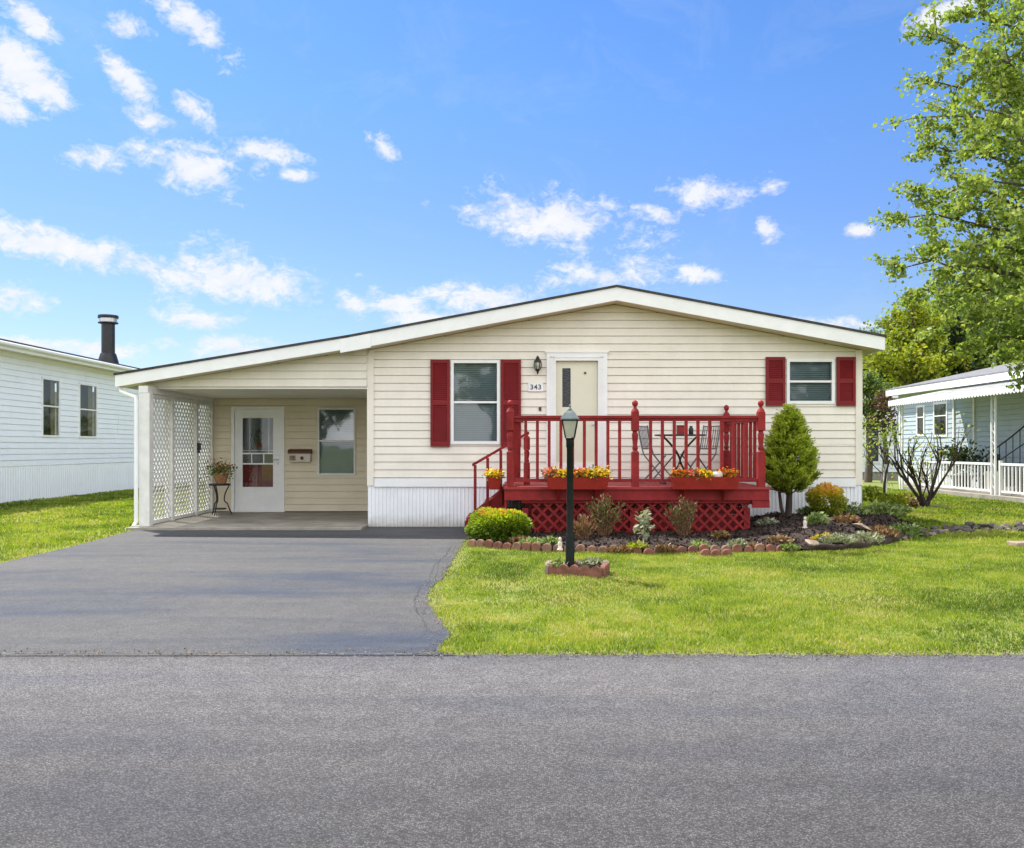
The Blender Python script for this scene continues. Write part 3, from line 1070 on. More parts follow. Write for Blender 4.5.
MB().quad((gx0, CB + .02, gz0), (gx1, CB + .02, gz0), (gx1, CB + .02, gz1), (gx0, CB + .02, gz1)).build('door_glass', M_glass, sd)
MB().box(gx0 + .002, gx1 - .002, CB + .045, CB + .05, gz0, pz(464.5, CB)).build('lower_panel', M_maroon, sd)
MB().quad((gx0 - .04, CB + .12, gz0 - .04), (gx1 + .04, CB + .12, gz0 - .04), (gx1 + .04, CB + .12, gz1 + .04), (gx0 - .04, CB + .12, gz1 + .04)).build('inner_door', paint('inner_door_grey', (0.16, 0.18, 0.19), 0.7, 0.2, 5), sd)
mb = MB()
for x in (248.5, 267.5):
    xx = px(x, CB)
    mb.box(xx - .012, xx + .012, CB + .09, CB + .118, pz(453, CB), gz1)
mb.box(gx0 - .02, gx1 + .02, CB + .09, CB + .118, pz(450.5, CB) - .008, pz(450.5, CB) + .008)
mb.build('glazing_bar', M_trim, sd)
hz = pz(460, CB)
MB().box(px(278, CB) - .02, px(278, CB) + .02, CB - .004, CB + .004, hz - .09, hz + .09).tube([(px(278, CB), CB, hz + .01), (px(278, CB), CB - .05, hz + .01), (px(278, CB) - .09, CB - .055, hz + .01)], 0.012, 8).build('handle', M_steel, sd)
wr = thing('door_swag', 'green leafy swag with an orange bow hanging inside the carport door glass', 'wreath', P3(258, 440, CB + .06))
cc = np.array(P3(258.5, 437, CB + .065)) + rng.normal(size=(240, 3)) * np.array([0.05, 0.008, 0.095])
leaves('foliage', cc, 0.045, M_herb, wr, rng.uniform(0, .5, 240))
cc = np.array(P3(258.5, 446, CB + .05)) + rng.normal(size=(60, 3)) * np.array([0.035, 0.006, 0.02])
leaves('bow', cc, 0.05, M_coral, wr)

# things fixed to or leaning by the house ---------------------------------
lx, lz = px(537.5, HY), pz(366, HY)
lamp = thing('wall_lantern', 'small black lantern mounted on the cream wall left of the front door', 'wall lamp', (lx, HY, lz - .15))
MB().tube([(lx, HY - .012, lz + .0), (lx, HY - .03, lz + .0)], 0.04, 10).tube([(lx, HY - .02, lz + .03), (lx, HY - .07, lz + .09), (lx, HY - .10, lz + .10)], 0.011, 6).build('bracket', M_black, lamp, smooth=40)
MB().lathe(lx, HY - .10, [(0.012, lz + .16), (0.02, lz + .14), (0.03, lz + .12), (0.062, lz + .07), (0.066, lz + .055)], 8).build('cap', M_black, lamp)
MB().lathe(lx, HY - .10, [(0.05, lz + .054), (0.058, lz), (0.040, lz - .06)], 6).build('glass', M_lampglass, lamp)
mb = MB()
for k in range(6):
    a = k * math.pi / 3
    mb.tube([(lx + r * math.cos(a), HY - .10 + r * math.sin(a), lz + dz) for r, dz in ((.054, .055), (.062, 0), (.044, -.062))], 0.0075, 5)
mb.lathe(lx, HY - .10, [(0.046, lz - .058), (0.044, lz - .075), (0.02, lz - .10), (0.012, lz - .13), (0.004, lz - .15)], 8)
mb.build('cage', M_black, lamp)

# number plate
nx0, nx1, nz0, nz1 = px(528.2, HY), px(543.2, HY), pz(391.6, HY), pz(383.2, HY)
plate = thing('number_plate', 'white house number plate on the cream wall below the black lantern', 'sign', ((nx0 + nx1) / 2, HY, nz0))
MB().box(nx0, nx1, HY - .032, HY - .018, nz0, nz1).build('plate', M_trim, plate, bevel=.003)
fc = bpy.data.curves.new('digits', 'FONT')
fc.body = '343'
fc.size = 0.115
fc.align_x, fc.align_y = 'CENTER', 'CENTER'
fc.space_character = 1.15
fc.extrude = 0.002
fc.offset = 0.002
fo = bpy.data.objects.new('digits', fc)
COL.objects.link(fo)
bpy.context.view_layer.update()
dg = bpy.context.evaluated_depsgraph_get()
dme = bpy.data.meshes.new_from_object(fo.evaluated_get(dg))
bpy.data.objects.remove(fo)
dme.name = 'digits'
dme.materials.clear()
dme.materials.append(paint('digit_grey', (0.06, 0.07, 0.08), 0.5, 0.05, 5))
do = new_obj('digits', dme, plate)
do.location = (0, -.035, (nz1 - nz0) / 2)
do.rotation_euler = (R(90), 0, 0)
# doorbell
dbx, dbz = px(540, HY), pz(409, HY)
tag(MB().box(dbx - .02, dbx + .02, HY - .03, HY - .012, dbz - .03, dbz + .03).tube([(dbx, HY - .028, dbz), (dbx, HY - .036, dbz)], .012, 8).build('doorbell', M_brown, origin=(dbx, HY, dbz)), 'tiny brown doorbell button on the siding left of the front door', 'doorbell')

# mailbox on the carport wall
mx0, mx1, mz0, mz1 = px(289.5, CB), px(312.5, CB), pz(462, CB), pz(449, CB)
mbx = thing('mailbox', 'pale wall mailbox with a brown lid between the carport door and window', 'mailbox', ((mx0 + mx1) / 2, CB, mz0))
MB().box(mx0 + .015, mx1 - .015, CB - .13, CB - .012, mz0, mz1 - .075).build('body', M_box, mbx, bevel=.012)
yy = [(CB - .155, mz1 - .09), (CB - .15, mz1 - .05), (CB - .11, mz1 - .012), (CB - .012, mz1), (CB - .012, mz1 - .09)]
MB().prism(yy, mx0, mx1, 'x').build('lid', M_brown, mbx)
cxm, czm = px(303.5, CB), pz(458, CB)
MB().tube([(cxm, CB - .131, czm), (cxm, CB - .14, czm)], .035, 12).build('badge', M_brown, mbx)
MB().box(mx0 + .03, mx0 + .15, CB - .136, CB - .131, mz0 + .03, mz0 + .13).build('front_plate', M_pale, mbx)

# plant stand with a pot
sx, sy, sz = px(217, 17.0), 17.15, 0.05
ps = thing('plant_stand', 'black metal plant stand with curled legs in the carport corner', 'plant stand', (sx, sy, sz))
MB().lathe(sx, sy, [(0.20, sz + .555), (0.205, sz + .575), (0.20, sz + .59)], 20).build('tabletop', M_black, ps)
for k in range(3):
    a = R(25 + 120 * k)
    pts = []
    for t in np.linspace(0, 1, 12):
        r = 0.18 - 0.10 * math.sin(math.pi * t) * (1 if t < .6 else .5) + 0.05 * (t ** 3)
        pts.append((sx + r * math.cos(a), sy + r * math.sin(a), sz + .56 * (1 - t)))
    MB().tube(pts, 0.013, 6).build('leg', M_black, ps, smooth=60)
MB().lathe(sx, sy, [(0.12, sz + .10), (0.13, sz + .115), (0.12, sz + .125)], 16).build('lower_ring', M_black, ps)
pt = thing('flower_pot', 'terracotta pot of trailing red and green flowers on the carport plant stand', 'potted plant', (sx + .03, sy, sz + .592))
MB().lathe(sx + .03, sy, [(0.09, sz + .592), (0.13, sz + .74), (0.145, sz + .745), (0.145, sz + .775), (0.12, sz + .775), (0.11, sz + .75)], 18).build('pot', M_terra, pt, smooth=40)
cc = np.array([sx + .03, sy, sz + .84]) + rng.normal(size=(420, 3)) * np.array([.12, .10, .075])
leaves('foliage', cc, .055, M_herb, pt, rng.uniform(0, .6, 420))
cc = np.array([sx + .02, sy - .03, sz + .87]) + rng.normal(size=(130, 3)) * np.array([.12, .09, .08])
leaves('blossom', cc, .045, M_coral, pt)
# small dark box on the inner lattice post, a shelf-like spindle in the first lattice bay
tag(MB().box(LXO + .051, LXO + .10, 16.88, 16.96, pz(450, 16.9), pz(443, 16.9)).box(LXO + .06, LXO + .09, 16.89, 16.95, pz(453, 16.9), pz(450, 16.9) - .002).build('socket_box', M_black, origin=(LXO + .07, 16.92, pz(450, 16.9))), 'small black outlet box on the middle white carport lattice post', 'outlet')

# ------------------------------------------------------------------ the deck
DX0, DX1, DF, DZ = -0.12, 3.69, 12.87, 0.76
deck = thing('deck', 'barn red wooden front deck with turned newel posts and lattice skirt', 'deck', (1.8, DF, 0))
mb = MB()
y = DF - 0.03
while y < HY - 0.06:
    mb.box(DX0, DX1, y, min(y + 0.134, HY - 0.045), DZ - 0.035, DZ)
    y += 0.14
mb.build('floor', M_redfloor, deck)
mb = MB()
mb.box(DX0 + .01, DX1 - .01, DF, DF + .04, DZ - .19, DZ - .036)
mb.box(3.44, DX1, DF + .015, DF + .05, DZ - .30, DZ - .192)
mb.box(.14, 3.44, DF + .06, DF + .085, DZ - .235, DZ - .192)
mb.box(DX1 - .045, DX1 - .012, DF + .051, HY - .05, DZ - .30, DZ - .036)
mb.box(DX0 + .012, DX0 + .045, DF + .051, HY - .05, DZ - .30, DZ - .036)
mb.build('rim_board', M_red, deck)
mb = MB()
lattice(mb, lambda s, o, z: (s, DF + .11 - o, z), 0.28, 3.43, 0.03, DZ - .20, pitch=0.118, wdt=0.036)
lattice(mb, lambda s, o, z: (3.42 - o, s, z), DF + .14, HY - .05, 0.03, DZ - .20, pitch=0.118, wdt=0.036)
mb.build('lattice_skirt', M_red, deck)
for x in (0.19, 1.75, 3.39):
    MB().box(x - .045, x + .045, DF + .112, DF + .20, 0.0, DZ - .31).build('foundation_post', M_red, deck)
MB().box(DX0 + .02, 0.14, DF + .13, DF + .16, 0.0, 0.12).box(DX0 + .02, 0.0, DF + .13, DF + .16, 0.12, DZ - .31).build('side_board', M_red, deck)
mb = MB()
for k in range(5):
    mb.box(.2, 3.36, DF + .30, DF + .32, .02 + k * .11, .122 + k * .11)
mb.build('backing_board', M_red, deck)
mb = MB()
for x in np.arange(0.3, 3.6, 0.4):
    mb.box(x - .02, x + .02, DF + .06, HY - .06, DZ - .2, DZ - .037)
mb.build('joist', M_red, deck)


def newel(x, y, z0, ztop, wd=0.052):
    mb = MB()
    h = ztop - z0
    s = wd
    mb.box(x - s, x + s, y - s, y + s, z0, z0 + h * .40)
    mb.lathe(x, y, [(s * .95, z0 + h * .40 + .001), (s * .62, z0 + h * .425), (s * .85, z0 + h * .445), (s * .62, z0 + h * .47), (s * .80, z0 + h * .55), (s * .92, z0 + h * .60), (s * .6, z0 + h * .635), (s * .95, z0 + h * .65)], 14)
    mb.box(x - s, x + s, y - s, y + s, z0 + h * .652, z0 + h * .86)
    mb.lathe(x, y, [(s * 1.15, z0 + h * .861), (s * .9, z0 + h * .89), (s * .45, z0 + h * .91), (s * .40, z0 + h * .925), (s * .75, z0 + h * .94), (s * .86, z0 + h * .965), (s * .7, z0 + h * .985), (s * .25, ztop)], 14)
    return mb.build('newel_post', M_red, deck, smooth=50)


NY = DF + .06
for x in (-0.025, 1.767, 3.575):
    newel(x, NY, DZ + .001, 2.005)
newel(3.55, HY - .10, DZ + .001, 2.03)
newel(0.225, 13.7, DZ + .001, 1.575, 0.048)


def baluster(x, y, z0, z1, s=.021):
    MB().box(x - s, x + s, y - s, y + s, z0, z1).build('baluster', M_red, deck)


def rails(a, b, n, ztop=1.748, zb=0.875):
    a, b = Vector(a), Vector(b)
    d = (b - a).normalized()
    q = Vector((-d.y, d.x)) * .045
    def beam(z0, z1, wd):
        w2 = q * (wd / .09)
        vs = [(*(a + w2), z0), (*(b + w2), z0), (*(b - w2), z0), (*(a - w2), z0), (*(a + w2), z1), (*(b + w2), z1), (*(b - w2), z1), (*(a - w2), z1)]
        return MB().add(vs, [(0, 1, 2, 3), (7, 6, 5, 4), (4, 5, 1, 0), (5, 6, 2, 1), (6, 7, 3, 2), (7, 4, 0, 3)])
    m = beam(ztop - .002, ztop + .034, .095)
    m.v += []
    m2 = beam(ztop - .045, ztop - .004, .05)
    m.add(m2.v, m2.f)
    m.build('top_rail', M_red, deck)
    beam(zb - .045, zb, .05).build('bottom_rail', M_red, deck)
    for i in range(1, n + 1):
        p = a.lerp(b, i / (n + 1))
        baluster(p.x, p.y, zb + .001, ztop - .046)


rails((0.028, NY), (1.714, NY), 9)
rails((1.82, NY), (3.522, NY), 9)
rails((3.563, NY + .053), (3.563, HY - .155), 7)
rails((-0.02, NY + .053), (0.15, 13.66), 3)
# stair to the left with its sloping rail
st = [(-.12, -.40, .505), (-.40, -.68, .25)]
for i, (xa, xb, zt) in enumerate(st):
    MB().box(xb - .02, xa, 13.74, 14.86, zt - .038, zt).build('step', M_redfloor, deck)
    MB().box(xa - .03, xa - .006, 13.76, 14.84, zt + .002 if i else zt + .002, zt + .215).build('riser', M_red, deck)
for yy in (13.70, 14.88):
    MB().prism([(-.09, .72), (-.09, .44), (-.62, 0.0), (-.72, 0.0), (-.72, .20)], yy, yy + .038, 'y').build('stringer', M_red, deck)
hr0, hr1 = (0.20, 1.50), (-.60, 1.035)
MB().prism([(hr1[0], hr1[1]), (hr0[0], hr0[1]), (hr0[0], hr0[1] + .042), (hr1[0] - .01, hr1[1] + .042)], 13.655, 13.735, 'y').build('handrail', M_red, deck)
for x in (-.56, -.37, -.17):
    t = (x - hr1[0]) / (hr0[0] - hr1[0])
    baluster(x, 13.68, .22 + .58 * (t) * .8, hr1[1] + t * (hr0[1] - hr1[1]) - .001, .022)

# flower boxes
def flower_box(x0, x1, y0, y1, z0, z1, label):
    b = thing('flower_box', label, 'flower box', ((x0 + x1) / 2, (y0 + y1) / 2, z0), 'red flower boxes on the deck')
    t = .02
    mb = MB()
    k = .035
    lo = [(x0 + k, y0 + k), (x1 - k, y0 + k), (x1 - k, y1 - k * .2), (x0 + k, y1 - k * .2)]
    hi = [(x0, y0), (x1, y0), (x1, y1), (x0, y1)]
    vs = [(*p, z0) for p in lo] + [(*p, z1) for p in hi]
    hin = [(x0 + t, y0 + t), (x1 - t, y0 + t), (x1 - t, y1 - t), (x0 + t, y1 - t)]
    vs += [(*p, z1) for p in hin] + [(*p, z1 - .05) for p in hin]
    fs = [(3, 2, 1, 0)]
    for a in range(4):
        c = (a + 1) % 4
        fs += [(a, c, 4 + c, 4 + a), (4 + a, 4 + c, 8 + c, 8 + a), (8 + a, 8 + c, 12 + c, 12 + a)]
    mb.add(vs, fs)
    mb.build('box', M_boxred, b)
    MB().box(x0 + t + .001, x1 - t - .001, y0 + t + .001, y1 - t - .001, z1 - .06, z1 - .03).build('soil', M_mulch, b)
    if x1 - x0 > y1 - y0:
        for x in (x0 + .2 * (x1 - x0), x1 - .2 * (x1 - x0)):
            MB().prism([(y0 + .05, z0 - .002), (y1 + .04, z0 - .002), (y1 + .04, z0 - .16), (y1 + .02, z0 - .16)], x - .012, x + .012, 'x').build('bracket', M_boxred, b)
    return b


flower_box(0.48, 1.37, DF - .24, DF - .045, .735, .905, 'red flower box on the deck front behind the black lamp post')
flower_box(2.25, 3.20, DF - .24, DF - .045, .735, .91, 'red flower box on the deck front in front of the bistro table')
flower_box(-.36, -.15, 12.98, 13.58, .715, .90, 'red flower box hung end-on at the deck side beside the steps')


def flower_clump(x, y, z, mat, label, r=.07, h=.09, n=90):
    n = int(n * 1.3)
    f = thing('flower_plant', label, 'flowers', (x, y, z), 'flowers in the deck boxes')
    cc = np.array([x, y, z + h * .4]) + rng.normal(size=(n, 3)) * np.array([r * .6, r * .5, h * .25])
    leaves('foliage', cc, .05, M_herb, f, rng.uniform(0, .5, n))
    cc = np.array([x, y - .01, z + h * .55]) + rng.normal(size=(n * 2, 3)) * np.array([r * .6, r * .45, h * .22])
    leaves('blossom', cc, .045, mat, f, up=.6, aspect=.9)


fy = DF - .14
for x, m, lab in ((.56, M_coral, 'coral flowers at the left end of the box behind the lamp post'),
                  (.70, M_yellow, 'yellow flowers next to the coral ones just left of the lamp post'),
                  (.93, M_orange, 'orange-gold flowers just right of the lamp post in the deck box'),
                  (1.08, M_yellow, 'yellow flowers second from the right end of the lamp-post box'),
                  (1.26, M_yellow, 'yellow flowers at the right end of the box behind the lamp post')):
    flower_clump(x, fy, .875, m, lab, .095, .15, 110)
for x, m, lab in ((2.37, M_orange, 'orange flowers at the left end of the box before the bistro table'),
                  (2.55, M_coral, 'coral flowers below the bistro table, second in their box'),
                  (2.72, M_yellow, 'yellow flowers left of the white gourd in the deck box'),
                  (3.06, M_orange, 'orange flowers right of the white gourd in the deck box')):
    flower_clump(x, fy, .875, m, lab, .085, .14, 100)
flower_clump(-.27, 13.05, .865, M_yellow, 'yellow-green trailing flowers in the box beside the deck steps', .09, .12, 90)
flower_clump(-.24, 13.38, .865, M_orange, 'orange flowers in the box beside the deck steps', .09, .12, 90)
gx = 2.90
mb = MB()
prof = [(.004, .885), (.04, .882), (.072, .90), (.082, .935), (.072, .97), (.04, .99), (.012, .985)]
mb.lathe(gx, fy - .01, prof, 20)
g = thing('gourd', 'round white gourd lying among the flowers in the deck box', 'gourd', (gx, fy - .01, .882))
mb.build('fruit', M_gourd, g, smooth=80)
MB().tube([(gx, fy - .01, .984), (gx + .005, fy - .012, 1.01), (gx + .02, fy - .015, 1.02)], .008, 6).build('stalk', M_herb if False else M_brown, g)

# bistro table and chairs
tx, ty, tz = 2.605, 13.95, 1.526
tb = thing('bistro_table', 'black metal bistro table with crossed curved legs on the red deck', 'table', (tx, ty, DZ))
MB().lathe(tx, ty, [(.385, tz - .022), (.395, tz - .012), (.39, tz)], 28).build('tabletop', M_black, tb, smooth=40)
for sgn, dy in ((1, -.05), (-1, .05)):
    for yo in (0.0,):
        pts = []
        for t in np.linspace(0, 1, 14):
            xx = sgn * (.30 * math.cos(math.pi * t) * (1 - .25 * math.sin(math.pi * t)) )
            # two arcs that kiss in the middle
            xx = sgn * .27 * (abs(1 - 2 * t) ** 1.5) * (1 if t < .5 else -1)
            pts.append((tx + xx, ty + yo + dy * .3, tz - .022 - t * (tz - .022 - DZ)))
        MB().tube(pts, .017, 6).tube([(pts[-1][0], ty - .24, DZ + .015), (pts[-1][0], ty + .24, DZ + .015)], .012, 6).build('leg', M_black, tb, smooth=60)
MB().tube([(tx - .27, ty - .2, tz - .034), (tx - .27, ty + .2, tz - .034)], .010, 6).build('stretcher', M_black, tb)
bxx = px(680.5, ty)
bo = thing('planter_box', 'small dark red wooden box standing on the bistro table', 'box', (bxx, ty - .1, tz))
MB().box(bxx - .07, bxx + .07, ty - .17, ty - .03, tz + .001, tz + .125).build('box', M_maroon, bo, bevel=.006)
MB().box(bxx - .078, bxx + .078, ty - .178, ty - .022, tz + .126, tz + .142).build('lid', M_maroon, bo)
jx = px(690, ty)
tag(MB().lathe(jx, ty - .08, [(.032, tz + .001), (.036, tz + .01), (.036, tz + .09), (.028, tz + .10), (.022, tz + .115), (.026, tz + .13)], 12).build('jar', M_black, origin=(jx, ty - .08, tz), smooth=40), 'small black jar beside the red box on the bistro table', 'jar')


def bistro_chair(x, y, face, label, rot):
    """face=+1 looks towards +x"""
    c = thing('bistro_chair', label, 'chair', (x, y, DZ), 'bistro chairs on the deck')
    f = face
    sz_ = DZ + .46
    mb = MB()
    for i in range(6):
        s = -.19 + i * .076
        mb.box(x + s - .02, x + s + .02, y - .2, y + .2, sz_ - .012, sz_)
    mb.build('seat', M_wire, c)
    for yo in (-.19, .19):
        MB().tube([(x - f * .27, y + yo, DZ + .92), (x - f * .23, y + yo, DZ + .7), (x - f * .17, y + yo, sz_), (x + f * .05, y + yo, DZ + .2), (x + f * .23, y + yo, DZ)], .012, 6).build('side_frame', M_wire, c, smooth=60)
        MB().tube([(x + f * .19, y + yo * .9, sz_ - .02), (x, y + yo * .9, DZ + .23), (x - f * .22, y + yo * .9, DZ)], .012, 6).build('leg', M_wire, c, smooth=60)
    mb = MB()
    for i in range(7):
        yo = -.15 + i * .05
        mb.tube([(x - f * .265, y + yo, DZ + .89), (x - f * .232, y + yo, DZ + .7), (x - f * .195, y + yo, DZ + .54)], .007, 5)
    for zz, xo in ((.90, .268), (.545, .196)):
        mb.tube([(x - f * xo, y - .19, DZ + zz), (x - f * xo, y + .19, DZ + zz)], .010, 6)
    mb.build('backrest', M_wire, c)
    c.rotation_euler = (0, 0, rot)


bistro_chair(px(660, 14.0), 14.15, 1, 'grey metal bistro chair left of the black table, facing right', R(-32))
bistro_chair(px(701, 14.0), 14.15, -1, 'grey metal bistro chair right of the black table beside the railing corner', R(30))
# ------------------------------------------------------------------ the neighbours
LX = -12.0
lh = thing('neighbour_house', 'white sided mobile home with two tall windows and a black flue, beyond the left lawn', 'house', (LX, 26, 0))
fl = lambda s, o, z: (LX + o, s, z)
lw = [(22.93, 23.84, 1.60, 3.13), (24.90, 25.98, 1.60, 3.13)]
mb = MB()
siding(mb, fl, 0.87, 3.62, lambda z: (17.0, 37.0), openings=lw, zstart=0.87, course=0.145)
mb.build('wall', M_left, lh)
mb = MB()
siding(mb, lambda s, o, z: (s, 17.0 - o, z), 0.0, 3.62, lambda z: (-20.0, LX), zstart=0.87, course=0.145)
siding(mb, lambda s, o, z: (s, 37.0 + o, z), 0.0, 3.62, lambda z: (-20.0, LX), zstart=0.87, course=0.145)
mb.build('end_wall', M_left, lh)
mb = MB()
ribbed(mb, lambda s, o, z: (LX + .004 + o, s, z), 17.0, 37.0, 0.005, 0.865, pitch=.11)
MB_s = mb.build('skirting', M_left, lh)
for r_ in lw:
    window(lh, r_, 0, M_trim, 2.40, fw=.05, fmap=fl, back='curtain', curtain=[(r_[0] + .74 * (r_[1] - r_[0]), r_[1] - .02)])
lr = MB().prism([(LX + .42, 3.80), (-16, 4.55), (-20.4, 3.80), (-20.4, 3.76), (-16, 4.51), (LX + .42, 3.76)], 16.6, 37.4, 'y').build('roof', M_shingle, lh)
MB().box(LX + .38, LX + .41, 16.7, 37.3, 3.575, 3.757).build('fascia', M_trim, lr)
MB().box(LX + .002, LX + .379, 16.7, 37.3, 3.60, 3.62).build('soffit', M_tan, lr)
MB().tube([(LX + .46, 16.7, 3.70), (LX + .46, 37.3, 3.70)], .05, 8).build('gutter', M_trim, lr, smooth=60)
fx, fyy = -12.72, 28.35
ft = thing('flue_pipe', 'black metal flue pipe with a silver band cap on the white house roof', 'chimney', (fx, fyy, 3.95))
MB().lathe(fx, fyy, [(.36, 3.80), (.30, 4.06), (.235, 4.28), (.215, 4.30)], 20).build('flashing', M_black, ft, smooth=40)
MB().lathe(fx, fyy, [(.20, 4.30), (.20, 5.22)], 20).build('pipe', M_black, ft, smooth=40)
MB().lathe(fx, fyy, [(.205, 5.221), (.30, 5.24), (.30, 5.27), (.27, 5.275)], 20).build('collar', M_black, ft, smooth=40)
MB().lathe(fx, fyy, [(.26, 5.276), (.26, 5.40)], 20).build('band', M_steel, ft, smooth=40)
MB().lathe(fx, fyy, [(.30, 5.401), (.31, 5.42), (.30, 5.49), (.05, 5.52)], 20).build('cap', M_black, ft, smooth=40)

# right neighbour
NX = 14.0
rh = thing('neighbour_house', 'pale blue mobile home with a white porch awning, right of the garden', 'house', (NX, 28, 0))
fr_ = lambda s, o, z: (NX - o, s, z)
rw = [(28.9, 29.85, 1.68, 2.82), (30.5, 31.1, 1.72, 2.78)]
NYE = 32.6
mb = MB()
siding(mb, fr_, 0.6, 3.4, lambda z: (17.0, NYE), openings=rw, zstart=0.6, course=.15)
mb.build('wall', M_blue, rh)
mb = MB()
siding(mb, lambda s, o, z: (s, 17.0 - o, z), 0.0, 3.4, lambda z: (NX, 22.5), zstart=0.6, course=.15)
siding(mb, lambda s, o, z: (s, NYE + o, z), 0.0, 3.4, lambda z: (NX, 22.5), zstart=0.6, course=.15)
mb.build('end_wall', M_blue, rh)
mb = MB()
ribbed(mb, lambda s, o, z: (NX - .004 - o, s, z), 17.0, NYE, 0.005, 0.6, pitch=.11)
mb.build('skirting', M_skirt, rh)
for i, r_ in enumerate(rw):
    window(rh, r_, 0, M_trim, (r_[2] + r_[3]) / 2 + (.12 if i < 2 else 0), fw=.07, fmap=fr_, back='none')
for y in (27.2, 28.45):
    MB().box(NX - .06, NX - .005, y - .04, y + .04, 0.62, 3.1).build('corner_trim', M_trim, rh)
rr = MB().prism([(NX - .35, 3.45), (18.2, 4.42), (22.9, 3.45), (22.9, 3.40), (18.2, 4.37), (NX - .35, 3.40)], 16.7, NYE + .3, 'y').build('roof', M_greyroof, rh)
MB().box(NX - .36, NX - .33, 16.75, NYE + .25, 3.20, 3.397).build('fascia', M_trim, rr)
MB().box(NX - .329, NX - .01, 16.75, NYE + .25, 3.22, 3.24).build('soffit', M_trim, rr)
MB().prism([(NX - .349, 3.45), (18.2, 4.37), (22.85, 3.45)], 16.9, 16.93, 'y').build('gable', M_trim, rr)
sh = thing('small_house', 'small white house with one large dark window seen past the main house corner', 'house', (15.5, 38, 0))
shw = (px(864, 38), px(880, 38), pz(463, 38), pz(417, 38))
mb = MB()
siding(mb, lambda s, o, z: (s, 38 - o, z), 0.3, 3.3, lambda z: (13.6, 19.5), openings=[shw], zstart=0.3, course=.16)
siding(mb, lambda s, o, z: (13.6 - o, s, z), 0.3, 3.3, lambda z: (38, 46), zstart=0.3, course=.16)
mb.build('wall', M_left, sh)
MB().box(13.62, 19.5, 38.01, 46, 0.0, 0.3).build('foundation', M_conc, sh)
window(sh, shw, 38, M_trim, (shw[2] + shw[3]) / 2 + .05, fw=.07, back='none')
MB().prism([(13.3, 3.30), (16.5, 3.55), (19.8, 3.30), (19.8, 3.40), (16.5, 3.66), (13.3, 3.40)], 37.7, 46.3, 'y').build('roof', M_greyroof, sh)
MB().prism([(13.6, 3.302), (16.5, 3.53), (19.5, 3.302)], 37.98, 38.0, 'y').build('gable', M_left, sh)
MB().prism([(13.3, 3.2), (16.5, 3.45), (19.8, 3.2), (19.8, 3.399), (16.5, 3.65), (13.3, 3.399)], 37.66, 37.695, 'y').build('fascia', M_trim, sh)
# awning: ribbed pans sloping out, scalloped valance
AX, AZ, AY0, AY1 = 11.9, 2.77, 17.6, 28.4
mb = MB()
y = AY0
while y < AY1 - .01:
    y2 = min(y + .30, AY1)
    for a, b, h in ((y, y + .05, .03), (y + .05, y2, 0)):
        mb.quad((AX, a, AZ + h), (NX - .02, a, 3.16 + h), (NX - .02, b, 3.16 + h), (AX, b, AZ + h))
        mb.quad((AX, a, AZ + h - .04), (AX, b, AZ + h - .04), (NX - .02, b, 3.12 + h), (NX - .02, a, 3.12 + h))
    mb.quad((AX, y + .05, AZ), (AX, y + .05, AZ + .03), (NX - .02, y + .05, 3.19), (NX - .02, y + .05, 3.16))
    y += .30
aw = mb.build('porch_awning', M_trim, rh)
poly = [(AY0, AZ + .03), (AY0, AZ - .10)]
y = AY0
while y < AY1 - .01:
    for k in range(1, 6):
        t = k / 5
        poly.append((y + .15 * t, AZ - .10 - .055 * math.sin(math.pi * t)))
    y += .15
poly.append((poly[-1][0], AZ + .03))
MB().prism(poly, AX - .03, AX - .012, 'x').build('valance', M_trim, aw)
MB().prism([(AX, AZ - .05), (NX - .03, 3.1), (NX - .03, 3.2), (AX, AZ + .03)], AY1 + .002, AY1 + .02, 'y').build('end_panel', M_trim, aw)
for y in (19.2, 22.8, 28.2):
    mb = MB()
    for dy in (-.09, .09):
        mb.box(12.18, 12.22, y + dy - .02, y + dy + .02, 0.03, AZ + .06)
    for k in range(9):
        z = .25 + k * .28
        mb.tube([(12.2, y - .07, z), (12.2, y + .07, z + .14), (12.2, y - .07, z + .28)], .008, 5)
    mb.build('porch_post', M_trim, aw)
tag(MB().box(12.0, NX - .03, 18, 27.6, 0.0, .13).build('porch_slab', M_conc, origin=(13, 22, 0)), kind='structure')
# porch railing as separate runs
prl = thing('porch_railing', 'white picket porch railing in front of the pale blue house', 'railing', (12.3, 23, .13))
for y0, y1 in ((18.2, 22.62), (22.98, 27.0)):
    x_ = 12.28
    r1 = MB().box(x_ - .03, x_ + .03, y0, y1, .88, .94).build('top_rail', M_trim, prl)
    MB().box(x_ - .025, x_ + .025, y0, y1, .20, .25).build('bottom_rail', M_trim, prl)
    n = int((y1 - y0) / .17)
    for i in range(n + 1):
        y = y0 + .04 + (y1 - y0 - .08) * i / n
        MB().box(x_ - .016, x_ + .016, y - .016, y + .016, .251, .879).build('baluster', M_trim, prl)
    for y in (y0 + .0, y1):
        MB().box(x_ - .04, x_ + .04, y - .045, y + .045, .132, 1.0).build('post', M_trim, prl)
stp = thing('porch_steps', 'concrete porch steps with a black metal handrail by the blue house', 'steps', (13.4, 23.6, .13))
for i in range(3):
    MB().box(12.75 + .0, NX - .035, 23.0 + i * .3, 24.2, .131 + i * .19, .131 + (i + 1) * .19 - .002).build('step', M_conc, stp)
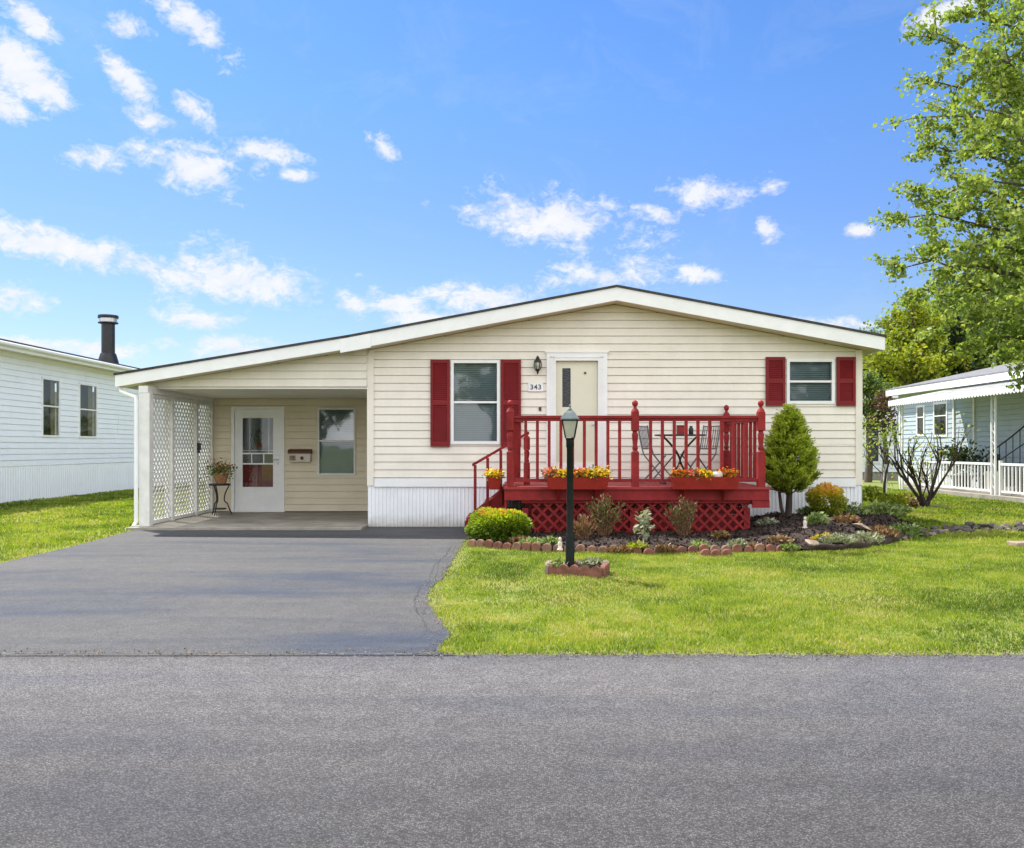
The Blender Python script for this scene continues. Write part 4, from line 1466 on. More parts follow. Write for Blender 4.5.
for xo in (12.8,):
    mb = MB()
    mb.tube([(xo, 24.6, 1.0), (xo, 23.2, 1.55), (xo, 22.3, 1.95)][::-1], .022, 6)
    mb.tube([(xo, 24.6, .62), (xo, 22.3, 1.5)][::-1], .015, 6)
    for k in range(8):
        y = 24.6 - k * .32
        t = (24.6 - y) / 2.3
        mb.tube([(xo, y, .132), (xo, y, 1.0 + .95 * t)], .012, 5)
    mb.build('handrail', M_black, stp)
ch = thing('garden_chair', 'dark slatted garden chair standing on the neighbour porch behind the railing', 'chair', (13.2, 25.0, .13))
MB().box(12.95, 13.45, 24.75, 25.25, .52, .56).build('seat', M_black, ch)
mb = MB()
for i in range(5):
    mb.box(13.40, 13.44, 24.77 + i * .1, 24.83 + i * .1, .57, 1.15)
mb.build('backrest', M_black, ch)
for dx in (12.97, 13.42):
    for dy in (24.77, 25.22):
        MB().box(dx - .02, dx + .02, dy - .02, dy + .02, .132, .519).build('leg', M_black, ch)
pb = thing('porch_shrub', 'bushy dark potted shrub on the neighbour porch behind the white pickets', 'potted plant', (13.1, 26.2, .13))
MB().lathe(13.1, 26.2, [(.22, .132), (.30, .50), (.31, .52), (.25, .52)], 16).build('pot', M_black, pb)
cc = np.array([13.1, 26.2, .95]) + rng.normal(size=(900, 3)) * np.array([.30, .45, .24])
leaves('foliage', cc, .12, M_leafC, pb)
cc = np.array([12.95, 26.6, 1.12]) + rng.normal(size=(260, 3)) * np.array([.2, .35, .14])
leaves('blossom', cc, .11, M_leafB, pb)

# ------------------------------------------------------------------ garden bed, edging, lamp post
EDGE = [G(468, 546.5), G(500, 549), G(540, 551.5), G(620, 553.5), G(700, 553), G(790, 552.5), G(845, 551), G(882, 546), G(908, 538)]
EDGE = [Vector((p[0], p[1])) for p in EDGE]
bed_back = [(6.6, 14.3), (6.5, 16.2), (5.84, 16.2), (5.84, 14.99), (-.45, 14.99), (-.58, 13.2)]
BED = [tuple(p) for p in EDGE] + bed_back


def inside(poly, x, y):
    x, y = np.asarray(x), np.asarray(y)
    c = np.zeros(x.shape, bool)
    n = len(poly)
    for i in range(n):
        x0, y0 = poly[i][0], poly[i][1]
        x1, y1 = poly[(i + 1) % n][0], poly[(i + 1) % n][1]
        if y0 == y1:
            continue
        m = ((y0 > y) != (y1 > y)) & (x < (x1 - x0) * (y - y0) / (y1 - y0) + x0)
        c ^= m
    return c


def seg_dist(poly, x, y, closed=False):
    d = np.full(np.shape(x), 1e9)
    n = len(poly)
    for i in range(n if closed else n - 1):
        ax, ay = poly[i][0], poly[i][1]
        bx, by = poly[(i + 1) % n][0], poly[(i + 1) % n][1]
        L = (bx - ax) ** 2 + (by - ay) ** 2 + 1e-12
        t = np.clip(((x - ax) * (bx - ax) + (y - ay) * (by - ay)) / L, 0, 1)
        d = np.minimum(d, np.hypot(x - ax - t * (bx - ax), y - ay - t * (by - ay)))
    return d


_h = rng.uniform(-1, 1, size=(64, 64))


def vnoise(x, y, s):
    x, y = np.asarray(x) * s + 100, np.asarray(y) * s + 100
    xi, yi = np.floor(x).astype(int), np.floor(y).astype(int)
    fx_, fy_ = x - xi, y - yi
    fx_, fy_ = fx_ * fx_ * (3 - 2 * fx_), fy_ * fy_ * (3 - 2 * fy_)
    g = lambda a, b: _h[a % 64, b % 64]
    return (g(xi, yi) * (1 - fx_) + g(xi + 1, yi) * fx_) * (1 - fy_) + (g(xi, yi + 1) * (1 - fx_) + g(xi + 1, yi + 1) * fx_) * fy_


def bed_z(x, y):
    d = seg_dist(BED, x, y, True)
    m = np.clip(d / .55, 0, 1)
    hi = .07 + .16 * np.clip((np.asarray(x) - 3.2) / 1.0, 0, 1)
    return .03 + m * hi + .025 * vnoise(x, y, 4) * m + .012 * vnoise(x, y, 11)


gs = .06
X_, Y_ = np.meshgrid(np.arange(-.9, 6.9, gs), np.arange(11.0, 16.3, gs))
ins = inside(BED, X_, Y_)
Z_ = bed_z(X_, Y_)
idx = np.arange(X_.size).reshape(X_.shape)
qm = ins[:-1, :-1] & ins[1:, :-1] & ins[:-1, 1:] & ins[1:, 1:]
q = np.stack([idx[:-1, :-1][qm], idx[:-1, 1:][qm], idx[1:, 1:][qm], idx[1:, :-1][qm]], 1)
used, inv = np.unique(q, return_inverse=True)
vv = np.stack([X_.ravel(), Y_.ravel(), Z_.ravel()], 1)[used]
o = np_mesh('garden_bed_soil', vv, inv.reshape(-1, 4), M_mulch, quads=True, smooth=True)
tag(o, kind='structure')
# bark chips
n = 16000
x, y = rng.uniform(-.8, 6.6, n), rng.uniform(11.2, 15.6, n)
k = inside(BED, x, y) & ((y < DF + .1) | (x > 3.5))
x, y = x[k], y[k]
v, t = leaf_geo(np.stack([x, y, bed_z(x, y) + .008], 1), .055, up=1.0, aspect=.5, fold=.05)
o = np_mesh('mulch_chips', v, t, M_chip, tint=np.repeat(rng.beta(1.6, 2.2, len(x)), 2))
tag(o, 'dark bark mulch chips covering the garden bed', kind='stuff')

# scalloped edging: short concrete lengths, each with rounded heads
def edging_piece(name, a, b, z0, z1, th, mat, label, cat, group, ns, amp=.045):
    a, b = Vector(a), Vector(b)
    L = (b - a).length
    d = (b - a) / L
    nrm = Vector((-d.y, d.x))
    poly = [(0, z0)]
    for i in range(ns):
        s0, s1 = L * i / ns, L * (i + 1) / ns
        for j in range(9):
            tt = j / 8
            poly.append((s0 + (s1 - s0) * (.03 + .94 * tt), z1 - amp + amp * math.sin(math.pi * tt) ** .8))
    poly.append((L, z0))
    vs = []
    for off in (-th / 2, th / 2):
        for s, z in poly:
            p = a + d * s + nrm * off
            vs.append((p.x, p.y, z))
    n = len(poly)
    mb = MB().add(vs, [tuple(range(n)), tuple(range(2 * n - 1, n - 1, -1))] + [(i, n + i, n + (i + 1) % n, (i + 1) % n) for i in range(n)])
    o = mb.build(name, mat, origin=((a.x + b.x) / 2, (a.y + b.y) / 2, 0), bevel=.008)
    return tag(o, label, cat, group)


pts, acc = [], 0.0
line = [EDGE[0]]
for a, b in zip(EDGE[:-1], EDGE[1:]):
    nn = max(2, int((b - a).length / .02))
    line += [a.lerp(b, i / nn) for i in range(1, nn + 1)]
i, start = 0, line[0]
k = 0
for p in line:
    if (p - start).length >= .13:
        if p.x < 3.72:
            ang = random.uniform(-.03, .03)
            c = (start + p) / 2
            d = (p - start).normalized() * .061
            d = Vector((d.x * math.cos(ang) - d.y * math.sin(ang), d.x * math.sin(ang) + d.y * math.cos(ang)))
            zt = random.uniform(.085, .115)
            mb = MB()
            nrm = Vector((-d.y, d.x)).normalized()
            c = c + nrm * random.uniform(-.008, .008)
            poly = [(-.061, -.02)] + [(-.061 * math.cos(math.pi * j / 10), zt - .06 + .06 * math.sin(math.pi * j / 10)) for j in range(11)] + [(.061, -.02)]
            tl = random.uniform(-.06, .06)
            vs = []
            for off in (-.032, .032):
                for s, z in poly:
                    q_ = c + d.normalized() * (s * math.cos(tl) ) + nrm * off
                    vs.append((q_.x, q_.y, z + s * math.sin(tl)))
            nn_ = len(poly)
            mb.add(vs, [tuple(range(nn_)), tuple(range(2 * nn_ - 1, nn_ - 1, -1))] + [(j, nn_ + j, nn_ + (j + 1) % nn_, (j + 1) % nn_) for j in range(nn_)])
            e = mb.build('edging_stone', random.choice([M_edge, M_edge, M_edge2]), origin=(c.x, c.y, 0), bevel=.012)
            tag(e, 'round-topped terracotta edging stone in the row bordering the garden bed', 'edging stone', 'terracotta edging stones along the garden bed')
        start = p
# a few spare stones set in front of the row near the deck end
for (sx_, sy_) in ((706, 556), (716, 556.5), (727, 556), (649, 555)):
    p = G(sx_, sy_)
    poly = [(-.065, -.02)] + [(-.065 * math.cos(math.pi * j / 10), .03 + .055 * math.sin(math.pi * j / 10)) for j in range(11)] + [(.065, -.02)]
    mb = MB().prism([(p[0] + s, z) for s, z in poly], p[1] - .03, p[1] + .03, 'y')
    tag(mb.build('edging_stone', M_edge2, origin=(p[0], p[1], 0), bevel=.012), 'spare edging stone doubled up in front of the terracotta row below the deck', 'edging stone', 'spare edging stones in front of the row')

# black landscape log border on the curved right end
crv = [p for p in line if p.x >= 3.76][::6]
mb = MB().tube([(p.x, p.y + .05, .04 + .015 * math.sin(i * 1.3)) for i, p in enumerate(crv)], .055, 8)
tag(mb.build('bed_border', paint('dark_border', (0.045, 0.028, 0.022), .9, .4, 12, bump=.7), origin=(crv[0].x, crv[0].y, 0), smooth=60), 'dark brown curved border strip round the right end of the garden bed', 'border')


def rock(name, c, r, mat, label, cat, group, squash=.6):
    me = bpy.data.meshes.new(name)
    import bmesh
    bm = bmesh.new()
    bmesh.ops.create_icosphere(bm, subdivisions=2, radius=1)
    ax = [Vector((random.gauss(0, 1), random.gauss(0, 1), random.gauss(0, 1))).normalized() for _ in range(9)]
    for v in bm.verts:
        co = v.co.copy()
        for a in ax:
            dd = co.dot(a)
            if dd > .5:
                co -= a * (dd - .5) * .9
        v.co = Vector((co.x * r * random.uniform(.98, 1.02), co.y * r * .85, co.z * r * squash))
    bm.to_mesh(me)
    bm.free()
    me.materials.append(mat)
    o = new_obj(name, me)
    o.location = c
    o.rotation_euler = (random.uniform(-.2, .2), random.uniform(-.2, .2), random.uniform(0, 6.3))
    return tag(o, label, cat, group)


# row of rubble stones running right from the bed
row = [(905, 540), (930, 536), (960, 533), (1000, 532), (1040, 533), (1080, 534)]
for i in range(96):
    t = i / 95 * (len(row) - 1)
    a = int(min(t, len(row) - 2))
    u = t - a
    p = G(row[a][0] + u * (row[a + 1][0] - row[a][0]), row[a][1] + u * (row[a + 1][1] - row[a][1]))
    r = random.uniform(.05, .105) * (1 + .25 * (t > 2))
    dx, dy = random.uniform(-.06, .06), random.uniform(-.10, .38)
    rock('rubble_stone', (p[0] + dx, p[1] + dy, r * .35 + max(0, dy) * .12), r, M_stone if random.random() < .8 else M_stone2,
         'rough grey-brown stone in the low rubble row crossing the right-hand lawn', 'stone', 'rubble stones in a row on the lawn')
p = G(1016, 547)
tag(MB().box(p[0] - .05, p[0] + .5, p[1] - .12, p[1] + .15, 0.0, .07).build('paving_slab', M_pale, origin=(p[0], p[1], 0), bevel=.015), 'pale flat slab lying on the lawn at the right end of the stone row', 'slab')
# flat stones in the bed
for i, (sx_, sy_, r, lab) in enumerate(((862, 527, .20, 'largest pale slab stone tilted in the right end of the flower bed'), (838, 533, .16, 'reddish flat stone right of the silver cushion plant'), (812, 540, .12, 'small pale stone in the bed below the golden bush'),
                                       (826, 523, .14, 'flat stone at the foot of the golden bush'), (853, 536, .12, 'brown stone in front of the pale slab stone in the bed'))):
    Y = 1.1 * 900 / (sy_ - 448)
    rock('flat_stone', (px(sx_, Y), Y, bed_z(px(sx_, Y), Y) + .03), r, M_stone2, lab, 'stone', 'flat stones in the flower bed', .32)

# lamp post and its ring
LPX, LPY = px(570, 9.33), 9.33
lp = thing('lamp_post', 'dark green lamp post with a four-sided lantern on the front lawn', 'lamp post', (LPX, LPY, 0))
MB().lathe(LPX, LPY, [(.047, 0.0), (.046, .40), (.041, .42), (.036, .44), (.034, 1.32), (.041, 1.33), (.041, 1.40), (.050, 1.41)], 16).build('pole', M_green, lp, smooth=40)
b0 = pz(437, LPY) - .01
t0 = pz(420, LPY)
mb = MB().lathe(LPX, LPY, [(.05, b0 - .02), (.066, b0)], 4, R(40))
for k in range(4):
    a = R(40 + 90 * k)
    mb.tube([(LPX + .064 * math.cos(a), LPY + .064 * math.sin(a), b0), (LPX + .112 * math.cos(a), LPY + .112 * math.sin(a), t0)], .007, 5)
    a2 = R(40 + 90 * (k + 1))
    mb.tube([(LPX + .112 * math.cos(a), LPY + .112 * math.sin(a), t0 - .003), (LPX + .112 * math.cos(a2), LPY + .112 * math.sin(a2), t0 - .003)], .007, 5)
lan = mb.build('lantern', M_green, lp)
MB().lathe(LPX, LPY, [(.058, b0 + .006), (.106, t0 - .008)], 4, R(40)).build('glass', M_lampglass, lan)
MB().lathe(LPX, LPY, [(.138, t0 + .004), (.132, t0 + .02), (.075, t0 + .075), (.05, t0 + .092), (.045, t0 + .10)], 4, R(40)).build('cap', M_verd, lan)
MB().lathe(LPX, LPY, [(.014, t0 + .10), (.020, t0 + .115), (.008, t0 + .13), (.014, t0 + .142), (.003, t0 + .165)], 8).build('finial', M_verd, lan)
q0, q1, q2, q3 = Vector((.36, 9.42)), Vector((.97, 9.20)), Vector((1.03, 9.60)), Vector((.42, 9.78))
q0, q1, q2, q3 = Vector((.375, 9.30)), Vector((.90, 9.08)), Vector((1.00, 9.45)), Vector((.43, 9.66))
edging_piece('planter_edging', q0, q1, -.02, .125, .05, M_edge2, 'brick-red scalloped edging piece at the front of the lamp post ring', 'edging stone', 'edging pieces round the lamp post', 5, .042)
edging_piece('planter_edging', q1 + Vector((.02, .045)), q2, -.02, .125, .05, M_edge2, 'brick-red scalloped edging piece on the shaded right side of the lamp post ring', 'edging stone', 'edging pieces round the lamp post', 4, .03)
edging_piece('planter_edging', q2 + Vector((-.045, .02)), q3, -.02, .125, .05, M_edge2, 'brick-red scalloped edging piece at the back of the lamp post ring', 'edging stone', 'edging pieces round the lamp post', 5, .042)
edging_piece('planter_edging', q3 + Vector((-.02, -.045)), q0 + Vector((-.01, .04)), -.02, .125, .05, M_pale, 'pale sun-bleached edging piece at the left of the lamp post ring', 'edging stone', 'edging pieces round the lamp post', 3, .03)
sheet('planter_soil', [q0 + Vector((.02, .03)), q1 + Vector((0, .03)), q2 - Vector((.03, .03)), q3 + Vector((.02, -.04))], .07, M_mulch)
for i, (dx, dy, lab) in enumerate(((.20, .08, 'low grey-green plant right of the lamp post in its brick ring'), (-.13, .02, 'tiny seedling left of the lamp post in its brick ring'), (.32, .12, 'low plant at the right corner of the lamp post ring'))):
    cc = np.array([LPX + dx, LPY + dy, .12]) + rng.normal(size=(70, 3)) * np.array([.05, .045, .022])
    f = thing('seedling', lab, 'plant', (LPX + dx, LPY + dy, .085))
    leaves('foliage', cc, .055, M_grey_herb if i != 1 else M_herb, f)

# ------------------------------------------------------------------ shrubs and small plants


def shell_points(n, c, r, p=.35, lump=.16, seed=1, zmin=-.9):
    """points near the surface of a lumpy ellipsoid"""
    g = np.random.default_rng(seed)
    d = g.normal(size=(n * 2, 3))
    d /= np.linalg.norm(d, axis=1, keepdims=True)
    d = d[d[:, 2] > zmin][:n]
    ax = g.normal(size=(22, 3))
    ax /= np.linalg.norm(ax, axis=1, keepdims=True)
    b = np.max((d @ ax.T) ** 1, axis=1)
    amp = 1 + lump * (np.clip((b - .80) / .2, 0, 1) - .5)
    rad = (1 - p * g.uniform(0, 1, len(d)) ** 1.6) * amp
    return np.array(c) + d * rad[:, None] * np.array(r), d, rad


def bush(name, label, cat, c, r, mat, n, size, stems, tintf=None, seed=3, lump=.16):
    b = thing(name, label, cat, (c[0], c[1], c[2] - r[2] * .9))
    pts, d, rad = shell_points(n, c, r, .45, lump, seed)
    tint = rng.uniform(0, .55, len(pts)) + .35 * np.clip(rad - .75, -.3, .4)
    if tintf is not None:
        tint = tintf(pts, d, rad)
    leaves('foliage', pts, size, mat, b, tint, dirs=d)
    mb = MB()
    for k in range(stems):
        a = random.uniform(0, 6.28)
        mb.tube([(c[0] + .04 * math.cos(a), c[1] + .04 * math.sin(a), c[2] - r[2] * .95), (c[0] + r[0] * .5 * math.cos(a), c[1] + r[1] * .5 * math.sin(a), c[2] + r[2] * random.uniform(-.1, .5))], [.012, .005], 5)
    mb.build('stems', M_bark2, b)
    return b


bx, by = px(499, 12.3), 12.35
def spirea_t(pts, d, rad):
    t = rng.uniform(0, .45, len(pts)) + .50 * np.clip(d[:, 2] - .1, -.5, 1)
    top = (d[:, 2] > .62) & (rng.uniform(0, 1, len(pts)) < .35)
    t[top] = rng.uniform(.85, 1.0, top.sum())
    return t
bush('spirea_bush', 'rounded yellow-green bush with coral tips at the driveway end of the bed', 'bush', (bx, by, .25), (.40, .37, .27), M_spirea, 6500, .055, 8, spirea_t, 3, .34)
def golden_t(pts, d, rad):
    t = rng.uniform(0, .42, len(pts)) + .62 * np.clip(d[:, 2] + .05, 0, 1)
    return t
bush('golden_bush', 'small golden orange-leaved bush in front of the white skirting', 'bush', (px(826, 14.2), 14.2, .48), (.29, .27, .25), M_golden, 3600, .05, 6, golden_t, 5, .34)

# dwarf spruce: a fat cone on two bare stems
SX, SY = px(789, 14.05), 14.05
z_lo, z_hi = pz(488, SY), pz(407, SY)
sp = thing('spruce_tree', 'clipped bright green conical spruce on two bare stems right of the deck', 'tree', (SX, SY, .15))
H = z_hi - z_lo
npt = 26000
g2 = np.random.default_rng(11)
tt = g2.beta(1.1, 1.6, npt)
# tufts: cluster centres on the surface
nt_c = 520
tc_t = g2.beta(1.15, 1.5, nt_c)
tc_a = g2.uniform(0, 2 * np.pi, nt_c)
def cone_r(t):
    return .49 * np.clip(np.minimum(1, (t + .03) / .22) ** .5, 0, 1) * np.clip(1.0 - t, 0, 1) ** .60
ci = g2.integers(0, nt_c, npt)
rr_ = cone_r(tc_t) * g2.uniform(.82, 1.06, nt_c)
tcx, tcy = rr_ * np.cos(tc_a), rr_ * np.sin(tc_a)
cpt = np.stack([tcx, tcy * .95, tc_t * H], 1)
out_d = np.stack([np.cos(tc_a), np.sin(tc_a), np.full(nt_c, .75)], 1)
out_d /= np.linalg.norm(out_d, axis=1, keepdims=True)
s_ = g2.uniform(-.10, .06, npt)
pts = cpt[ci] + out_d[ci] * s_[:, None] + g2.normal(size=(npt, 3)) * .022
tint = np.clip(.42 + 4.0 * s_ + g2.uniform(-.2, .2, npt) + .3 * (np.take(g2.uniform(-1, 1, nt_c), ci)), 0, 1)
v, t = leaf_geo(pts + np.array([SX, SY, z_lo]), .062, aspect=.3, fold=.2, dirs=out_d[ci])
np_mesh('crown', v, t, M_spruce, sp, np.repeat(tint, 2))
mb = MB()
mb.tube([(SX - .02, SY, .10), (SX - .0, SY, .42), (SX + .015, SY, .75), (SX, SY, 1.3)], [.062, .052, .042, .02], 9)
mb.tube([(SX - .05, SY, .12), (SX - .12, SY + .01, .40), (SX - .15, SY, .62), (SX - .12, SY, .95)], [.035, .028, .024, .01], 7)
for k in range(22):
    a = random.uniform(0, 6.28)
    zz = random.uniform(.58, .85)
    L = random.uniform(.2, .38)
    mb.tube([(SX, SY, zz), (SX + L * .6 * math.cos(a), SY + L * .6 * math.sin(a), zz + .03), (SX + L * math.cos(a), SY + L * math.sin(a), zz + random.uniform(.0, .1))], [.012, .008, .004], 5)
mb.build('trunk', M_bark2, sp, smooth=60)


# dry twiggy shrubs in front of the lattice
def twig_bush(x, y, h, w_, label, n=70, seed=1, greenish=.5):
    b = thing('dry_shrub', label, 'shrub', (x, y, .08))
    g = np.random.default_rng(seed)
    mb = MB()
    tips, dirs = [], []
    for i in range(n):
        a, l = g.uniform(0, 6.28), h * g.uniform(.55, 1.05)
        lean = g.uniform(.05, 1) * w_
        p0 = Vector((x + .06 * math.cos(a), y + .06 * math.sin(a), .08))
        p3 = Vector((x + lean * math.cos(a), y + lean * .7 * math.sin(a), .08 + l * (1 - .25 * (lean / w_) ** 2)))
        p1 = p0.lerp(p3, .5) + Vector((-.02 * math.cos(a), -.02 * math.sin(a), .10 * l))
        mb.tube([p0, p1, p3], [.005, .004, .002], 4, cap=False)
        for k in range(14):
            t = g.uniform(.2, 1)
            q_ = (p0.lerp(p1, t * 2) if t < .5 else p1.lerp(p3, t * 2 - 1))
            tips.append(q_)
            dirs.append((p3 - p1).normalized())
    mb.build('stems', paint('reddish_twig', (.20, .085, .05), .8, .3, 15), b)
    c = np.array([tuple(p) for p in tips]) + g.normal(size=(len(tips), 3)) * .022
    tint = g.uniform(0, 1, len(c))
    half = g.uniform(0, 1, len(c)) < greenish
    leaves('foliage', c[~half], .055, M_dryleaf, b, tint[~half], aspect=.3, dirs=np.array([tuple(p) for p in dirs])[~half])
    leaves('leaves', c[half], .045, M_herb, b, tint[half] * .5, aspect=.4, dirs=np.array([tuple(p) for p in dirs])[half])


twig_bush(px(604, 12.4), 12.45, .60, .30, 'tall olive-brown twiggy shrub before the deck lattice behind the lamp post', 90, 2, .55)
twig_bush(px(573, 11.9) + .14, 12.0, .34, .20, 'small pinkish dry tuft between the lamp post and the olive-brown shrub', 34, 4, .05)
twig_bush(px(684, 12.4), 12.45, .58, .26, 'reddish-brown twiggy shrub before the deck lattice below the bistro table', 80, 3, .30)


def herb(x, y, r, h, mat, n, size, label, cat='plant', z=None, name='garden_plant'):
    z = float(bed_z(np.array([x]), np.array([y]))[0]) if z is None else z
    f = thing(name, label, cat, (x, y, z))
    a = rng.uniform(0, 6.28, n)
    rad = r * np.sqrt(rng.uniform(0, 1, n))
    zz = z + h * rng.uniform(.15, 1, n) * (1 - .55 * (rad / r) ** 2)
    c = np.stack([x + rad * np.cos(a), y + rad * .8 * np.sin(a), zz], 1)
    d = np.stack([np.cos(a) * rad / r, np.sin(a) * rad / r, np.full(n, .7)], 1)
    leaves('foliage', c, size, mat, f, dirs=d)
    mb = MB()
    for k in range(7):
        b_ = random.uniform(0, 6.28)
        mb.tube([(x, y, z - .01), (x + r * .5 * math.cos(b_), y + r * .4 * math.sin(b_), z + h * .7)], [.006, .003], 4)
    mb.build('stems', M_herb if False else M_bark2, f)
    return f


def at(sx_, sy_, z=.15):
    Y = (CAMZ - z) * 900 / (sy_ - 448)
    return px(sx_, Y), Y


for sx_, sy_, r, h, mat, n, size, lab in (
    (531, 538, .16, .10, M_herb, 130, .06, 'low green plant right of the round yellow-green bush'),
    (550, 538, .14, .12, M_herb, 110, .06, 'low brownish-green plant left of the lamp post before the lattice'),
    (638, 541, .14, .10, M_leafB, 110, .07, 'low lime-green leaves at the foot of the tall pale stalk'),
    (700, 540, .13, .12, M_herb, 100, .07, 'small green plant in front of the lattice right of the reddish shrub'),
    (737, 540, .14, .12, M_grey_herb, 120, .07, 'blue-green rosette near the right end of the deck lattice'),
    (767, 528, .17, .12, M_grey_herb, 160, .05, 'pale mounded plant in dark mulch left of the spruce stems'),
    (836, 519, .15, .26, M_leafB, 130, .10, 'upright yellow-green leaves right of the golden bush'),
    (838, 542, .22, .13, M_grey_herb, 420, .045, 'silver-grey cushion plant near the front of the right bed'),
    (866, 540, .22, .14, M_grey_herb, 300, .055, 'second silver-green cushion at the right end of the bed'),
    (817, 533, .16, .18, M_herb, 150, .08, 'dark green leafy plant left of the silver cushion'),
    (808, 521, .18, .12, M_herb, 170, .08, 'blue-green leaves at the foot of the golden bush'),
    (884, 520, .34, .26, M_herb, 420, .08, 'loose weedy green clump at the house corner'),
    (872, 508, .24, .34, M_leafB, 240, .08, 'yellow-green weeds against the white corner skirting'),
    (903, 528, .28, .18, M_herb, 300, .08, 'low weeds where the stone row meets the bed'),
    (790, 541, .12, .08, M_herb, 90, .06, 'small low plant right behind the terracotta edging'),
    (520, 536, .15, .09, M_dryleaf, 120, .07, 'brown withered leaves between the round bush and the deck lattice'),
    (620, 542, .15, .08, M_dryleaf, 120, .06, 'brown withered clump left of the tall pale stalk'),
    (667, 542, .14, .09, M_dryleaf, 120, .06, 'brown withered clump at the foot of the reddish shrub'),
    (720, 536, .13, .10, M_leafP, 110, .07, 'dark purple-brown leaves before the right end of the lattice'),
    (755, 540, .14, .07, M_dryleaf, 110, .06, 'dry brown leaves just off the deck lattice end'),
    (780, 538, .18, .07, M_dryleaf, 140, .06, 'flat patch of dry leaves in front of the spruce stems'),
    (846, 530, .20, .12, M_dryleaf, 180, .07, 'tan dried stalks between the pale slab stone and golden bush'),
    (824, 538, .16, .12, M_golden, 150, .05, 'rust-coloured low clump left of the silver cushion'),
    (880, 532, .24, .14, M_dryleaf, 200, .08, 'tan dry weeds at the right tip of the bed'),
    (856, 522, .20, .20, M_herb, 190, .07, 'green weeds behind the pale slab stone'),
    (893, 511, .26, .22, M_leafB, 240, .08, 'yellow-green weeds on the grass right of the house corner')):
    x, y = at(sx_, sy_)
    herb(x, y, r, h, mat, n, size, lab)
# tall pale stalk
x, y = at(643, 547, .08)
f = thing('leafy_stalk', 'tall pale green leafy stalk standing before the deck lattice', 'plant', (x, y, .07))
MB().tube([(x, y, .07), (x + .01, y, .25), (x, y, .42)], [.01, .008, .005], 6).build('stem', M_grey_herb if False else M_gourd, f)
cc = np.array([x, y, .36]) + rng.normal(size=(90, 3)) * np.array([.05, .05, .075])
leaves('foliage', cc, .09, M_grey_herb, f, rng.uniform(.2, .8, 90))
# small white garden ornaments
def ornament(sx_, sy_, label):
    x, y = at(sx_, sy_, .12)
    z = float(bed_z(np.array([x]), np.array([y]))[0])
    k = .72
    mb = MB().lathe(x, y, [(r * k, z + h * k) for r, h in ((.05, 0), (.05, .02), (.028, .04), (.040, .10), (.034, .135), (.016, .15), (.028, .17), (.028, .20), (.012, .22))], 12)
    tag(mb.build('garden_figurine', M_gourd, origin=(x, y, z), smooth=60), label, 'ornament')
ornament(560, 545, 'small white garden figurine beside the lamp post before the lattice')
ornament(805, 536, 'small white garden figurine in the bed below the golden bush')

# bare multi-stem shrub
bsx, bsy = px(925, 20.3), 20.3
bs = thing('bare_shrub', 'bare many-stemmed shrub with sparse pale leaves on the lawn before the blue house', 'shrub', (bsx, bsy, 0))
mb = MB()
tips = []
def limb(p, d, L, r, depth):
    pts = [p]
    q_, dd = p.copy(), d.copy()
    n = 4
    for i in range(n):
        dd = (dd + Vector((random.uniform(-.16, .16), random.uniform(-.16, .16), random.uniform(-.02, .12)))).normalized()
        q_ = q_ + dd * L / n
        pts.append(q_.copy())
    mb.tube(pts, [r * (1 - .55 * i / n) for i in range(n + 1)], 6, cap=False)
    if depth == 0:
        tips.extend(pts[2:])
        return
    for k in range(3 if depth > 1 else 3):
        i = random.randint(1, n)
        nd_ = (dd + Vector((random.uniform(-.7, .7), random.uniform(-.7, .7), random.uniform(-.1, .5)))).normalized()
        limb(pts[i], nd_, L * random.uniform(.5, .7), r * .5, depth - 1)
for ang, lean, L in ((-1, .95, 1.25), (-.75, .70, 1.2), (-.5, .45, 1.1), (.2, .2, 1.0), (.6, .55, 1.1), (.9, .95, 1.2), (-.2, .5, .9), (.4, -.4, .9)):
    limb(Vector((bsx + random.uniform(-.06, .06), bsy + random.uniform(-.06, .06), 0.0)), Vector((lean * (1 if ang > 0 else -1) * abs(ang) ** .2, random.uniform(-.4, .4), 1.0)).normalized(), L, .038, 2)
mb.build('branches', M_bark2, bs, smooth=60)
c = np.array([tuple(p) for p in tips])
sel = rng.uniform(0, 1, len(c)) < .38 * np.clip(1.25 - (c[:, 0] - bsx) * .45, .25, 1)
c = np.repeat(c[sel], 3, axis=0) + rng.normal(size=(3 * int(sel.sum()), 3)) * .09
leaves('foliage', c, .085, M_leafB, bs)
tag(rock('mulch_ring_stone', (bsx - .55, bsy - .5, .03), .12, M_stone, 'lone grey stone at the foot of the bare shrub', 'stone', None), None)
ringp = [(bsx + (.75 + random.uniform(-.1, .1)) * math.cos(a), bsy + (.55 + random.uniform(-.1, .1)) * math.sin(a)) for a in np.linspace(0, 6.28, 26)[:-1]]
sheet('bare_earth', ringp, .006, M_mulch)

# staked sapling with a white guard
gx_, gy_ = px(885, 18.5), 18.5
sg = thing('sapling', 'leafy sapling with a white trunk guard just right of the house corner', 'tree', (gx_, gy_, 0))
mb = MB()
tips = []
limb(Vector((gx_, gy_, .0)), Vector((.02, 0, 1)), 1.1, .035, 0)
for k in range(5):
    limb(Vector((gx_, gy_, .75 + .09 * k)), Vector((random.uniform(-.8, .8), random.uniform(-.6, .6), .7)).normalized(), .6, .012, 1)
mb.build('trunk', M_bark2, sg)
MB().tube([(gx_, gy_, .42), (gx_ + .004, gy_, .98)], .045, 8).build('trunk_guard', M_trim, sg)
c = np.array([tuple(p) for p in tips])
c = np.repeat(c, 6, axis=0) + rng.normal(size=(6 * len(c), 3)) * .11
leaves('crown', c, .085, M_leafA, sg)
herb(px(884, 19) , 18.3, .28, .22, M_herb, 260, .08, 'dark low plant at the foot of the sapling', z=0.0)
